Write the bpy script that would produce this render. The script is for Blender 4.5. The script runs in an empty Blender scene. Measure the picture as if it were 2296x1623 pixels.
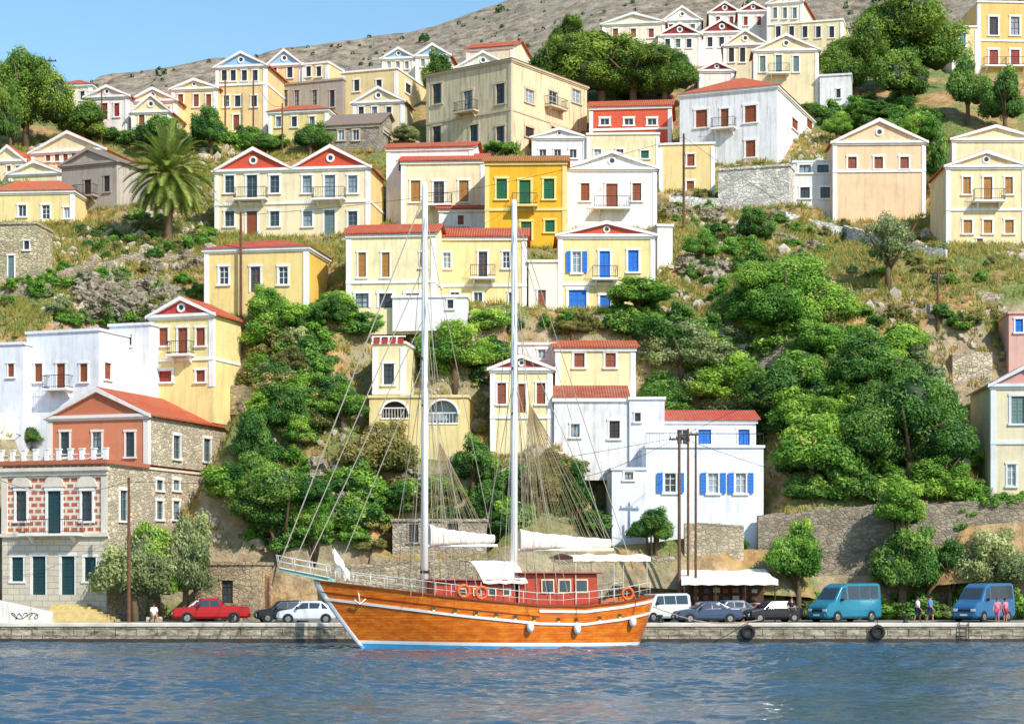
import bpy, math, random, bmesh
import numpy as np
from mathutils import Vector, Matrix, noise
R=random.Random(11)
F=4320.; CX=1148.; HY=1296.; CH=4.
sc=bpy.context.scene; COL=sc.collection
def L(h):
    h=h.lstrip('#'); o=[]
    for i in (0,2,4):
        c=int(h[i:i+2],16)/255; o.append(c/12.92 if c<=.04045 else ((c+.055)/1.055)**2.4)
    return tuple(o)
def mul(c,k): return tuple(min(1,x*k) for x in c)
# ---------------------------------------------------------------- materials
MC={}
def newmat(name):
    m=bpy.data.materials.new(name); m.use_nodes=True; nt=m.node_tree
    return m,nt,nt.nodes['Principled BSDF']
def N(nt,t,**k):
    n=nt.nodes.new(t)
    for a,b in k.items():
        if a in n.inputs: n.inputs[a].default_value=b
        else: setattr(n,a,b)
    return n
def ramp(nt,fac,stops):
    r=nt.nodes.new('ShaderNodeValToRGB'); e=r.color_ramp.elements
    while len(e)<len(stops): e.new(.5)
    for i,(p,c) in enumerate(stops):
        e[i].position=p; e[i].color=(*c,1)
    nt.links.new(fac,r.inputs[0]); return r.outputs[0]
def mixc(nt,f,a,b,mode='MIX'):
    n=nt.nodes.new('ShaderNodeMix'); n.data_type='RGBA'; n.blend_type=mode
    for s,v in ((0,f),(6,a),(7,b)):
        if isinstance(v,(int,float)): n.inputs[s].default_value=v
        elif isinstance(v,tuple): n.inputs[s].default_value=(*v,1)
        else: nt.links.new(v,n.inputs[s])
    return n.outputs[2]
def coords(nt,scale=(1,1,1),kind='Object'):
    t=nt.nodes.new('ShaderNodeTexCoord'); m=nt.nodes.new('ShaderNodeMapping'); m.inputs['Scale'].default_value=scale
    nt.links.new(t.outputs[kind],m.inputs[0]); return m.outputs[0]
def noiz(nt,vec,s,d=4,r=.6):
    n=N(nt,'ShaderNodeTexNoise',Scale=s,Detail=d,Roughness=r); nt.links.new(vec,n.inputs['Vector']); return n.outputs[0]
def bump(nt,b,h,st,dist):
    n=N(nt,'ShaderNodeBump',Strength=st,Distance=dist); nt.links.new(h,n.inputs['Height']); nt.links.new(n.outputs[0],b.inputs['Normal'])
def simple(name,c,rough=.5,metal=0,var=.12,sc_=3.,bp=0):
    k=('s',name,c,rough)
    if k in MC: return MC[k]
    m,nt,b=newmat(name); c=L(c) if isinstance(c,str) else c
    v=coords(nt); n=noiz(nt,v,sc_)
    nt.links.new(ramp(nt,n,[(.3,mul(c,1-var)),(.7,mul(c,1+var))]),b.inputs['Base Color'])
    b.inputs['Roughness'].default_value=rough; b.inputs['Metallic'].default_value=metal
    if bp: bump(nt,b,noiz(nt,v,sc_*4),bp,.03)
    MC[k]=m; return m
def plaster(c,dirt=.35):
    k=('p',c,dirt)
    if k in MC: return MC[k]
    m,nt,b=newmat('plaster'); c=L(c)
    if min(c)>.12: c=tuple(x*.87+.08 for x in c)
    v=coords(nt); n=noiz(nt,v,.45,6,.65)
    base=ramp(nt,n,[(.25,mul(c,.76)),(.5,c),(.75,mul(c,1.06))])
    st=noiz(nt,coords(nt,(2.2,2.2,.22)),1.3,5,.7)
    f=ramp(nt,st,[(.48,(0,0,0)),(.76,(dirt*1.15,)*3)])
    c2=mixc(nt,f,base,mul(L('#94846c'),.85))
    sp=noiz(nt,v,1.6,8,.75)
    f2=ramp(nt,sp,[(.58,(0,0,0)),(.7,(dirt*.9,)*3)])
    c3=mixc(nt,f2,c2,L('#b5a890'))
    nt.links.new(c3,b.inputs['Base Color']); b.inputs['Roughness'].default_value=.9
    bump(nt,b,sp,.4,.04); MC[k]=m; return m
def stone(c,s=3.2,mort='#b8ab97'):
    k=('st',c,s)
    if k in MC: return MC[k]
    m,nt,b=newmat('stone_masonry'); c=L(c)
    v=coords(nt,(1,1,1.6))
    nd=nt.nodes.new('ShaderNodeTexNoise'); nd.inputs['Scale'].default_value=2.5; nd.inputs['Detail'].default_value=4
    nt.links.new(v,nd.inputs['Vector'])
    vv=nt.nodes.new('ShaderNodeMix'); vv.data_type='VECTOR'; vv.inputs[0].default_value=.2
    nt.links.new(v,vv.inputs[4]); nt.links.new(nd.outputs[1],vv.inputs[5])
    vo=N(nt,'ShaderNodeTexVoronoi',Scale=s); nt.links.new(vv.outputs[1],vo.inputs['Vector'])
    ve=N(nt,'ShaderNodeTexVoronoi',Scale=s,feature='DISTANCE_TO_EDGE'); nt.links.new(vv.outputs[1],ve.inputs['Vector'])
    sep=nt.nodes.new('ShaderNodeSeparateColor'); nt.links.new(vo.outputs['Color'],sep.inputs[0])
    a=ramp(nt,sep.outputs[0],[(0,mul(c,.62)),(.5,c),(1,mul(c,1.3))])
    e=ramp(nt,ve.outputs[0],[(.0,(.7,.7,.7)),(.06,(0,0,0))])
    a=mixc(nt,e,a,mul(L(mort),.5))
    g=noiz(nt,coords(nt),.4,6,.7)
    a=mixc(nt,ramp(nt,g,[(.42,(0,0,0)),(.66,(.6,.6,.6))]),a,mul(c,.55))
    a=mixc(nt,ramp(nt,noiz(nt,coords(nt),.9,5),[(.5,(0,0,0)),(.75,(.5,.5,.5))]),a,L('#b59f78'))
    nt.links.new(a,b.inputs['Base Color']); b.inputs['Roughness'].default_value=.95
    bump(nt,b,ramp(nt,ve.outputs[0],[(0,(0,0,0)),(.12,(1,1,1))]),.8,.06); MC[k]=m; return m
def brick(name,c1,c2,mo,bw,rh,ms,dirt='#a58f7c'):
    m,nt,b=newmat(name); v=coords(nt)
    s=nt.nodes.new('ShaderNodeSeparateXYZ'); nt.links.new(v,s.inputs[0])
    w=N(nt,'ShaderNodeTexBrick',Scale=1.0); w.inputs['Color1'].default_value=(*L(c1),1); w.inputs['Color2'].default_value=(*L(c2),1); w.inputs['Mortar'].default_value=(*L(mo),1)
    w.inputs['Brick Width'].default_value=bw; w.inputs['Row Height'].default_value=rh; w.inputs['Mortar Size'].default_value=ms; w.offset=.5
    cb=nt.nodes.new('ShaderNodeCombineXYZ'); nt.links.new(s.outputs[0],cb.inputs[0]); nt.links.new(s.outputs[2],cb.inputs[1])
    nt.links.new(cb.outputs[0],w.inputs['Vector'])
    a=mixc(nt,ramp(nt,noiz(nt,v,2,5),[(.4,(0,0,0)),(.8,(.5,.5,.5))]),w.outputs[0],L(dirt))
    nt.links.new(a,b.inputs['Base Color']); b.inputs['Roughness'].default_value=.9; return m
def tile(c='#c8552f'):
    k=('t',c)
    if k in MC: return MC[k]
    m,nt,b=newmat('clay_roof_tiles'); c=L(c); v=coords(nt)
    n=noiz(nt,v,6,4,.7); n2=noiz(nt,v,.8,3)
    a=ramp(nt,n,[(.3,mul(c,.65)),(.55,mul(c,1.1)),(.75,mul(c,1.5))])
    a=mixc(nt,ramp(nt,n2,[(.4,(0,0,0)),(.7,(.65,.65,.65))]),a,L('#ac8060'))
    w=N(nt,'ShaderNodeTexWave',Scale=1.6,Distortion=.6); w.bands_direction='X'; nt.links.new(v,w.inputs['Vector'])
    w2=N(nt,'ShaderNodeTexWave',Scale=1.2,Distortion=.8); w2.bands_direction='Y'; nt.links.new(v,w2.inputs['Vector'])
    ww=mixc(nt,.5,w.outputs[0],w2.outputs[0])
    a=mixc(nt,.5,a,ramp(nt,ww,[(.1,(.3,.3,.3)),(.6,(1,1,1))]),'MULTIPLY')
    nt.links.new(a,b.inputs['Base Color']); b.inputs['Roughness'].default_value=.9
    bump(nt,b,ww,.8,.1); MC[k]=m; return m
def louvre(c):
    k=('l',c)
    if k in MC: return MC[k]
    m,nt,b=newmat('painted_shutter'); c=L(c)
    v=coords(nt); w=N(nt,'ShaderNodeTexWave',Scale=3.2,Distortion=.1); w.bands_direction='Z'; nt.links.new(v,w.inputs['Vector'])
    a=ramp(nt,w.outputs[0],[(.15,mul(c,.45)),(.5,c)])
    a=mixc(nt,ramp(nt,noiz(nt,v,2.5,5),[(.5,(0,0,0)),(.8,(.35,.35,.35))]),a,mul(c,1.6))
    nt.links.new(a,b.inputs['Base Color']); b.inputs['Roughness'].default_value=.6
    bump(nt,b,w.outputs[0],.6,.03); MC[k]=m; return m
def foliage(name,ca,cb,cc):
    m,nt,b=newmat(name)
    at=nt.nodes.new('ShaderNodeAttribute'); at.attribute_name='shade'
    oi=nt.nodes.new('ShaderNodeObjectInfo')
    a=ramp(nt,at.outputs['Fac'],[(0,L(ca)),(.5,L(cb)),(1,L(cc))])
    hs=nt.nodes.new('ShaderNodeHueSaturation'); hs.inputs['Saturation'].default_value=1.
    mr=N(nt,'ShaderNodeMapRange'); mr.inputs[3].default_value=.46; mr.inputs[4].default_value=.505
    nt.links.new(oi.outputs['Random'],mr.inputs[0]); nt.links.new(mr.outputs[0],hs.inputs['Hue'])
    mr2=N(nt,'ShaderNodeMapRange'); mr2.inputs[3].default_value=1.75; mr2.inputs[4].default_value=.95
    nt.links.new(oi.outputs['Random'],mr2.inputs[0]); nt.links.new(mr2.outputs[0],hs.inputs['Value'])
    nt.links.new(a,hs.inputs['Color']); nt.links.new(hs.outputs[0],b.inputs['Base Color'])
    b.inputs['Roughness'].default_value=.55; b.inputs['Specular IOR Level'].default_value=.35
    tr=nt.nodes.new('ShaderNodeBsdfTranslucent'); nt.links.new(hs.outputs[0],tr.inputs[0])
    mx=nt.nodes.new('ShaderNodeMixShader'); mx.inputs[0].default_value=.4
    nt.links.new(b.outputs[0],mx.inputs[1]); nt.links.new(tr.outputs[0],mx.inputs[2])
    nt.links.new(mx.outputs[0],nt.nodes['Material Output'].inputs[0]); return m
FOL={'pine':foliage('pine_foliage','#233c1c','#4f792c','#8aa644'),
 'broad':foliage('broadleaf_foliage','#28501f','#5e9434','#a0c258'),
 'dark':foliage('dark_foliage','#20421f','#4a7c34','#80a84e'),
 'olive':foliage('olive_foliage','#4a593c','#7d8e5a','#aab784'),
 'dry':foliage('dry_scrub_foliage','#525430','#828647','#a8a060')}
FK=['pine','broad','dark','olive','dry']
GLASS=simple('window_glass','#39434c',.12); GLASS2=simple('curtained_window_glass','#8c99a2',.2,var=.3,sc_=1.2)
WHITE=plaster('#f4f2ec',.18); DARK=simple('dark_metal','#24211f',.6); BARK=simple('bark','#6b5842',.95,bp=.6)
WIRON=simple('wrought_iron','#35302c',.5)
# ---------------------------------------------------------------- mesh builder
class MB:
    def __init__(s,M=None): s.v=[];s.f=[];s.m=[];s.M=M if M else Matrix()
    def poly(s,pts,m=0):
        b=len(s.v); s.v+=[s.M@Vector(p) for p in pts]; s.f.append(tuple(range(b,b+len(pts)))); s.m.append(m)
    def hexa(s,p,m=0):
        b=len(s.v); s.v+=[s.M@Vector(q) for q in p]
        for f in ((0,3,2,1),(4,5,6,7),(0,1,5,4),(1,2,6,5),(2,3,7,6),(3,0,4,7)):
            s.f.append(tuple(b+i for i in f)); s.m.append(m)
    def box(s,x0,x1,y0,y1,z0,z1,m=0):
        s.hexa([(x0,y0,z0),(x1,y0,z0),(x1,y1,z0),(x0,y1,z0),(x0,y0,z1),(x1,y0,z1),(x1,y1,z1),(x0,y1,z1)],m)
    def prism(s,pl,y0,y1,m=0):
        n=len(pl); b=len(s.v); s.v+=[s.M@Vector((x,y0,z)) for x,z in pl]+[s.M@Vector((x,y1,z)) for x,z in pl]
        s.f.append(tuple(range(b,b+n)));s.m.append(m); s.f.append(tuple(b+n+i for i in reversed(range(n))));s.m.append(m)
        for i in range(n):
            j=(i+1)%n; s.f.append((b+i,b+n+i,b+n+j,b+j)); s.m.append(m)
    def tube(s,pts,r,n=6,m=0,cap=True):
        pts=[Vector(p) for p in pts]; k=len(pts)
        if not isinstance(r,(list,tuple)): r=[r]*k
        b=len(s.v)
        for i,p in enumerate(pts):
            d=(pts[min(i+1,k-1)]-pts[max(i-1,0)]).normalized()
            a=Vector((0,0,1)) if abs(d.z)<.9 else Vector((1,0,0)); e=d.cross(a).normalized(); g=d.cross(e)
            for j in range(n):
                t=2*math.pi*j/n; s.v.append(s.M@(p+(e*math.cos(t)+g*math.sin(t))*r[i]))
        for i in range(k-1):
            for j in range(n):
                j2=(j+1)%n; s.f.append((b+i*n+j,b+i*n+j2,b+(i+1)*n+j2,b+(i+1)*n+j)); s.m.append(m)
        if cap: s.f.append(tuple(b+j for j in range(n))); s.m.append(m); s.f.append(tuple(b+(k-1)*n+j for j in range(n))); s.m.append(m)
    def rows(s,rows,m=0,close=False,mf=None):
        b=len(s.v); k=len(rows[0])
        for r in rows: s.v+=[s.M@Vector(p) for p in r]
        for i in range(len(rows)-1):
            for j in range(k if close else k-1):
                j2=(j+1)%k; s.f.append((b+i*k+j,b+i*k+j2,b+(i+1)*k+j2,b+(i+1)*k+j)); s.m.append(mf(i,j) if mf else m)
    def torus(s,c,ax,R0,r,n=14,k=6,m=0):
        ax=Vector(ax).normalized(); a=Vector((0,0,1)) if abs(ax.z)<.9 else Vector((1,0,0)); e=ax.cross(a).normalized(); g=ax.cross(e); c=Vector(c)
        rr=[]
        for i in range(n+1):
            t=2*math.pi*i/n; d=e*math.cos(t)+g*math.sin(t)
            rr.append([c+d*(R0+r*math.cos(2*math.pi*j/k))+ax*r*math.sin(2*math.pi*j/k) for j in range(k)])
        s.rows(rr,m,True)
    def ball(s,c,r,m=0,n=10):
        if not isinstance(r,(tuple,list)): r=(r,r,r)
        rr=[]
        for i in range(n//2+1):
            t=math.pi*i/(n//2)
            rr.append([(c[0]+r[0]*math.sin(t)*math.cos(2*math.pi*j/n),c[1]+r[1]*math.sin(t)*math.sin(2*math.pi*j/n),c[2]+r[2]*math.cos(t)) for j in range(n)])
        s.rows(rr,m,True)
    def obj(s,name,mats,parent=None,smooth=False,bevel=0,loc=None):
        me=bpy.data.meshes.new(name); me.from_pydata(s.v,[],s.f)
        if not isinstance(mats,(list,tuple)): mats=[mats]
        for x in mats: me.materials.append(x)
        me.polygons.foreach_set('material_index',s.m)
        bm=bmesh.new(); bm.from_mesh(me); bmesh.ops.recalc_face_normals(bm,faces=bm.faces); bm.to_mesh(me); bm.free()
        if smooth: me.polygons.foreach_set('use_smooth',[True]*len(me.polygons))
        o=bpy.data.objects.new(name,me); COL.objects.link(o)
        if parent: o.parent=parent
        if loc: o.location=loc
        if bevel:
            b=o.modifiers.new('b','BEVEL'); b.width=bevel; b.segments=2; b.limit_method='ANGLE'
        return o
def root(name,label,cat,loc,rz=0,group=None):
    e=bpy.data.objects.new(name,None); COL.objects.link(e); e.location=loc; e.rotation_euler=(0,0,rz); e.empty_display_size=.5
    e['label']=label; e['category']=cat
    if group: e['group']=group
    return e
def tag(o,label,cat,group=None):
    o['label']=label; o['category']=cat
    if group: o['group']=group
    return o
def struct(o): o['kind']='structure'; return o
# ---------------------------------------------------------------- terrain
PY=[119,134.6,137.2,142,150,160,173,190,215,240,270,300,330]
PZ=[.8,.9,8,16,24.5,30,35,44,58,69,80,88,92]
CXX=[-130,-70,-40,-10,10,30,60,130]; CZ=[50,57,62,68,74,84,96,105]
def T(x,y):
    z=float(np.interp(y,PY,PZ))
    if y>135.5:
        k=min(1,(y-135.5)/8)
        z+=k*(noise.noise(Vector((x*.06,y*.06,1)))*1.6+noise.noise(Vector((x*.2,y*.2,5)))*.7+noise.noise(Vector((x*.6,y*.6,9)))*.28)
    c=float(np.interp(x,CXX,CZ)); 
    if z>c-6: z=c-6+6*(1-math.exp(-(z-c+6)/6))
    return z
def hit(px,py,fn=None,step=1.):
    fn=fn or T; k=(px-CX)/F; e=(HY-py)/F; y=128.
    while y<320:
        if CH+e*y<=fn(k*y,y): break
        y+=step
    else: return 236.
    lo,hi=y-step,y
    for _ in range(7):
        m=(lo+hi)/2
        if CH+e*m<=fn(k*m,m): hi=m
        else: lo=m
    return hi
FP=[]
def Tc(x,y):
    z=T(x,y); near=[]
    for (ox,oy,oz,ux,uy,w,d) in FP:
        dx,dy=x-ox,y-oy
        if abs(dx)+abs(dy)>40: continue
        p=dx*ux+dy*uy; q=-dx*uy+dy*ux
        e=max(-p,p-w,-q,q-d,0); near.append((e,q,oz))
        if e<6 and q<d*.7:
            fl=oz-.1-max(0,e-1.3)*1.7
            if fl>z and oy>136: z=fl
    for (e,q,oz) in near:
        lim=oz-.05+max(0,q-1.5)*.7+max(0,e-.5)*2.2
        if lim<z: z=lim
    return z
def hitc(px,py): return hit(px,py,Tc,.7)
def inside(x,y,m=.6):
    for (ox,oy,oz,ux,uy,w,d) in FP:
        dx,dy=x-ox,y-oy; p=dx*ux+dy*uy; q=-dx*uy+dy*ux
        if -m<p<w+m and -m<q<d+m: return True
    return False
def W3(px,py,D): return Vector(((px-CX)*D/F,D,CH+(HY-py)*D/F))
# ---------------------------------------------------------------- houses
SH={'b':'#96502f','g':'#11683f','B':'#1f78d8','w':'#e8e8e4','r':'#9c3324','t':'#1f4a50','k':'#3a332d','y':'#b5803a','G':'#6d8886'}
def panel(mb,Wd,z0,z1,ops,m=0,dp=.2):
    us=sorted({0,Wd,*[o[0] for o in ops],*[o[1] for o in ops]}); zs=sorted({z0,z1,*[o[2] for o in ops],*[o[3] for o in ops]})
    us=[u for u in us if 0<=u<=Wd]; zs=[z for z in zs if z0<=z<=z1]
    for i in range(len(us)-1):
        for j in range(len(zs)-1):
            cu=(us[i]+us[i+1])/2; cz=(zs[j]+zs[j+1])/2
            if any(o[0]<cu<o[1] and o[2]<cz<o[3] for o in ops): continue
            mb.poly([(us[i],0,zs[j]),(us[i+1],0,zs[j]),(us[i+1],0,zs[j+1]),(us[i],0,zs[j+1])],m)
    for (a,b,c,d) in ops:
        mb.poly([(a,0,c),(a,dp,c),(a,dp,d),(a,0,d)],m); mb.poly([(b,0,c),(b,dp,c),(b,dp,d),(b,0,d)],m)
        mb.poly([(a,0,c),(b,0,c),(b,dp,c),(a,dp,c)],m); mb.poly([(a,0,d),(b,0,d),(b,dp,d),(a,dp,d)],m)
def window(rt,M,a,b,c,d,kind,trim,wm):
    k,col=kind[0],SH[kind[1]]; w=b-a; h=d-c; fr=min(.2,w*.17)
    mb=MB(M); e=.012
    if k=='a':
        C=(a+b)/2; r=w/2; zc=d-r*.95; arc=[(C+r*math.cos(t),zc+r*.95*math.sin(t)) for t in [math.pi*i/12 for i in range(13)]]
        for h2 in (arc[:7],arc[6:]):
            cor=(b,d) if h2[0][0]>C+.01 else (a,d)
            mb.prism([cor]+h2 if cor[0]==b else [cor]+h2[::-1],.004,.16,0)
        mb.obj('arch_spandrel',wm,rt); mb=MB(M)
        out=[(C+(r+.16)*math.cos(t),zc+(r*.95+.16)*math.sin(t)) for t in [math.pi*i/12 for i in range(13)]]
        for i in range(12): mb.prism([arc[i],out[i],out[i+1],arc[i+1]],-.05,.01,0)
        mb.box(a-.05,b+.05,-.06,.03,c-.1,c+.02); o=mb.obj('window',trim,rt)
        mb=MB(M); mb.box(a,b,.6,.65,c,d,0); mb.obj('pane',[GLASS2 if kind[1]=='w' else simple('dark_recess','#5a4a3a',.9)],o)
        mb=MB(M); 
        for i in range(9): x=a+w*(i+.5)/9; mb.tube([(x,.1,c),(x,.1,c+.7)],.02,4)
        mb.box(a,b,.07,.13,c+.7,c+.78); mb.obj('railing',trim,o); return o
    mb.box(a-fr,a+e,-.05,.03,c,d); mb.box(b-e,b+fr,-.05,.03,c,d); mb.box(a-fr-.04,b+fr+.04,-.08,.03,d-e,d+fr*1.2)
    if k in 'gso': mb.box(a-fr-.06,b+fr+.06,-.14,.03,c-.12,c+e)
    o=mb.obj('door' if k in 'df' else 'window',trim,rt)
    mb=MB(M)
    if k in 'gof':
        gm=GLASS if R.random()<.7 else GLASS2
        mb.box(a,b,.13,.16,c,d,0); fm=simple('joinery',SH['w'] if kind[1] in 'wbB' and k!='f' else col,.6)
        t=.05
        mb.box(a,a+t,.08,.128,c,d,1); mb.box(b-t,b,.08,.128,c,d,1); mb.box((a+b)/2-t/2,(a+b)/2+t/2,.08,.128,c,d,1)
        mb.box(a+t,b-t,.085,.125,d-t,d,1); mb.box(a+t,b-t,.085,.125,c,c+t*1.5,1)
        if h>1.1:
            for q in (.38,.7): mb.box(a+t,b-t,.09,.12,c+h*q,c+h*q+.035,1)
        mb.obj('pane',[gm,fm],o)
    else:
        lm=louvre(col)
        mb.box(a,(a+b)/2-.012,.07,.12,c,d,0); mb.box((a+b)/2+.012,b,.07,.12,c,d,0); mb.box(a,b,.13,.16,c,d,1)
        for (p,q) in ((a,(a+b)/2-.012),((a+b)/2+.012,b)):
            for zz in (c,c+h*.48,d-.07): mb.box(p,q,.05,.068,zz,zz+.07,2)
            mb.box(p,p+.05,.052,.069,c,d,2); mb.box(q-.05,q,.052,.069,c,d,2)
        mb.obj('panel' if k=='d' else 'shutter',[lm,DARK,simple('shutter_frame',col,.55)],o)
    if k=='o':
        for sgn in (-1,1):
            mb=MB(M); x0=a-fr-w*.5 if sgn<0 else b+fr
            mb.box(x0,x0+w*.5,-.12,-.07,c,d,0); mb.box(x0,x0+w*.5,-.13,-.121,c,c+.07,1); mb.box(x0,x0+w*.5,-.13,-.121,d-.07,d,1)
            mb.box(x0,x0+.05,-.131,-.122,c,d,1); mb.box(x0+w*.5-.05,x0+w*.5,-.131,-.122,c,d,1)
            mb.obj('shutter',[louvre(col),simple('shutter_frame',col,.55)],o)
    return o
def balcony(rt,M,cu,w,z,dp=.9,trim=WHITE):
    mb=MB(M); mb.box(cu-w/2,cu+w/2,-dp,.02,z-.16,z)
    for q in (-.35,.35): mb.hexa([(cu+w*q-.07,-dp*.15,z-.65),(cu+w*q+.07,-dp*.15,z-.65),(cu+w*q+.07,.02,z-.65),(cu+w*q-.07,.02,z-.65),(cu+w*q-.07,-dp*.8,z-.161),(cu+w*q+.07,-dp*.8,z-.161),(cu+w*q+.07,.02,z-.161),(cu+w*q-.07,.02,z-.161)])
    o=mb.obj('balcony',trim,rt); mb=MB(M); e=.04
    x0,x1=cu-w/2+e,cu+w/2-e; y0=-dp+e
    for zz in (.12,.95): mb.tube([(x0,0,z+zz),(x0,y0,z+zz),(x1,y0,z+zz),(x1,0,z+zz)],.025,4)
    n=int(w/.16)
    for i in range(n+1): x=x0+(x1-x0)*i/n; mb.tube([(x,y0,z),(x,y0,z+.95)],.013,3,cap=False)
    for i in range(1,5):
        for x in (x0,x1): mb.tube([(x,y0*i/5,z),(x,y0*i/5,z+.95)],.013,3,cap=False)
    mb.obj('railing',WIRON,o)
class Fr:
    def __init__(s,M): s.M=M; s.O=M.translation; s.x=M.col[0].xyz; s.y=M.col[1].xyz
    def at(s,px,py=None):
        k=(px-CX)/F; n=s.y; D=(n.x*s.O.x+n.y*s.O.y)/(n.x*k+n.y)
        p=(D*k-s.O.x)*s.x.x+(D-s.O.y)*s.x.y
        return (p,None if py is None else CH+(HY-py)*D/F-s.O.z)
def house(label,x0,x1,yt,yb,a=0,D=None,xs=None,dep=8,col='#efdca6',side=None,roof='flat',ya=None,rc='#c8552f',pc=None,trim=None,win=(),swin=(),found=3.5,mid=(),pil=True,rt=None,dirt=.35,wallm=None,cat='house',name='house',oc=True,over=.3,dD=0):
    ar=math.radians(a); cx=(x0+x1)/2
    if D is None: D=hit(cx,yb)+dD
    P0=W3(cx,yb,D); u=Vector((math.cos(ar),-math.sin(ar),0)); v=Vector((math.sin(ar),math.cos(ar),0))
    M0=Matrix(((u.x,v.x,0,P0.x),(u.y,v.y,0,P0.y),(0,0,1,P0.z),(0,0,0,1))); f=Fr(M0)
    p0=f.at(x0)[0]; p1=f.at(x1)[0]; O=P0+u*p0; w=p1-p0
    MW=M0.copy(); MW.translation=O; f=Fr(MW); h=f.at(cx,yt)[1]
    if xs is not None:
        if xs>x1: S=Fr(Matrix(((v.x,-u.x,0,O.x+u.x*w),(v.y,-u.y,0,O.y+u.y*w),(0,0,1,O.z),(0,0,0,1)))); dep=max(4,min(16,S.at(xs)[0]))
        else:
            S=Fr(Matrix(((-v.x,u.x,0,O.x),(-v.y,u.y,0,O.y),(0,0,1,O.z),(0,0,0,1)))); dep=max(4,min(16,-S.at(xs)[0]))
    own=rt is None
    if own:
        rt=root(name,label,cat,O,-ar); FP.append((O.x,O.y,O.z,u.x,u.y,w,dep))
    rtM=Matrix.Translation(rt.location)@Matrix.Rotation(rt.rotation_euler.z,4,'Z'); inv=rtM.inverted()
    MF=inv@MW
    MR=MF@Matrix(((0,-1,0,w),(1,0,0,0),(0,0,1,0),(0,0,0,1)))
    ML=MF@Matrix(((0,1,0,0),(-1,0,0,dep),(0,0,1,0),(0,0,0,1)))
    trim=trim or WHITE; wm=wallm or plaster(col,dirt); sm=(side if side and not isinstance(side,str) else plaster(side,dirt) if side else wm)
    ops=[];sops=[]; todo=[]
    def coll(rows,fr_,Wd,dst,M):
        for r in rows:
            bal=r[5] if len(r)>5 else 0
            for px in r[0]:
                hw=r[3]/2; a0,z1=fr_.at(px-hw,r[1]); a1,z0=fr_.at(px+hw,r[2])
                if a0>a1: a0,a1=a1,a0
                if a0<.05: a0=.12
                if a1>Wd-.1: a1=Wd-.12
                if z1>h-.05: z1=h-.15
                if a1-a0<.25 or z1-z0<.2: continue
                op=(a0,a1,max(z0,-found+.1),z1)
                if any(not(o[1]<=op[0] or op[1]<=o[0] or o[3]<=op[2] or op[3]<=o[2]) for o in dst): continue
                dst.append(op); todo.append((M,op,r[4],bal))
    coll(win,f,w,ops,MF)
    SF=Fr(rtM@MR) if (xs is None or xs>x1) else Fr(rtM@ML)
    SM=MR if (xs is None or xs>x1) else ML
    if swin: coll(swin,SF,dep,sops,SM)
    mb=MB(MF); panel(mb,w,-found,h,ops)
    mb.M=MR; panel(mb,dep,-found,h,sops if SM is MR else [],1)
    mb.M=ML; panel(mb,dep,-found,h,sops if SM is ML else [],1)
    mb.M=MF; mb.poly([(0,dep,-found),(w,dep,-found),(w,dep,h),(0,dep,h)],1)
    if roof=='flat': mb.poly([(0,0,h-.3),(w,0,h-.3),(w,dep,h-.3),(0,dep,h-.3)],0); mb.box(.0,w,.003,.25,h-.3,h,0)
    ha=0; ri=min(w,dep)*.46; sd_=min(dep*.5,3.5)
    if ya is not None:
        bk=ri*math.cos(ar) if roof=='hip' else sd_ if roof=='shed' else 0
        ha=max(.35,CH+(HY-ya)*(D+bk)/F-O.z-h)
    if roof in('ped','ped2'):
        for q in ([(0,w)] if roof=='ped' else [(0,w/2),(w/2,w)]):
            A,B=q; C=(A+B)/2; mb.prism([(A,h),(B,h),(C,h+ha)],.004,dep-.004,1)
    mb.obj('wall',[wm,sm],rt)
    ov=over
    if roof in('ped','ped2'):
        for q in ([(0,w)] if roof=='ped' else [(0,w/2),(w/2,w)]):
            A,B=q; C=(A+B)/2; t=.14
            eA=ov if A==0 else 0; eB=ov if B==w else 0
            dA=eA*ha/((B-A)/2); dB=eB*ha/((B-A)/2)
            mb=MB(MF)
            mb.prism([(A-eA,h-dA+.02),(C,h+ha+.02),(C,h+ha+.02+t),(A-eA,h-dA+.02+t)],-.12,dep+ov,0)
            mb.prism([(B+eB,h-dB+.02),(B+eB,h-dB+.02+t),(C,h+ha+.02+t),(C,h+ha+.02)],-.12,dep+ov,0)
            mb.obj('roof',tile(rc),rt)
            mb=MB(MF); k=max(.2,ha*.12)
            mb.prism([(A-eA*.9,h-dA*.9-.02-k*.3),(C,h+ha-k),(C,h+ha+.1),(A-eA*.9,h-dA*.9+.1)],-ov,-.005,0)
            mb.prism([(B+eB*.9,h-dB*.9-.02-k*.3),(B+eB*.9,h-dB*.9+.1),(C,h+ha+.1),(C,h+ha-k)],-ov+.003,-.005,0)
            mb.box(A-eA*.8,B+eB*.8,-ov*.8,.02,h-.16,h+.06,0)
            mb.box(A-eA*.4,B+eB*.4,-ov*.4,.02,h-.32,h-.163,0)
            if oc: mb.torus((C,-.04,h+ha*.42),(0,1,0),min(.3,ha*.22),min(.1,ha*.07),14,6,0)
            mb.obj('pediment_cornice',trim,rt)
            mb=MB(MF); mb.prism([(A+.1,h+.06),(B-.1,h+.06),(C,h+ha-.08)],-.03,.002,0)
            if oc: mb.prism([(C+min(.26,ha*.2)*math.cos(i*.7854),h+ha*.42+min(.26,ha*.2)*math.sin(i*.7854)) for i in range(8)],-.045,-.031,1)
            mb.obj('pediment',[plaster(pc,.2) if pc else wm,GLASS],rt)
    elif roof=='hip':
        mb=MB(MF); i=ri; e=ov
        b=[(-e,-e,h),(w+e,-e,h),(w+e,dep+e,h),(-e,dep+e,h)]
        tt=[(i,i,h+ha),(w-i,i,h+ha),(w-i,dep-i,h+ha),(i,dep-i,h+ha)]
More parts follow.
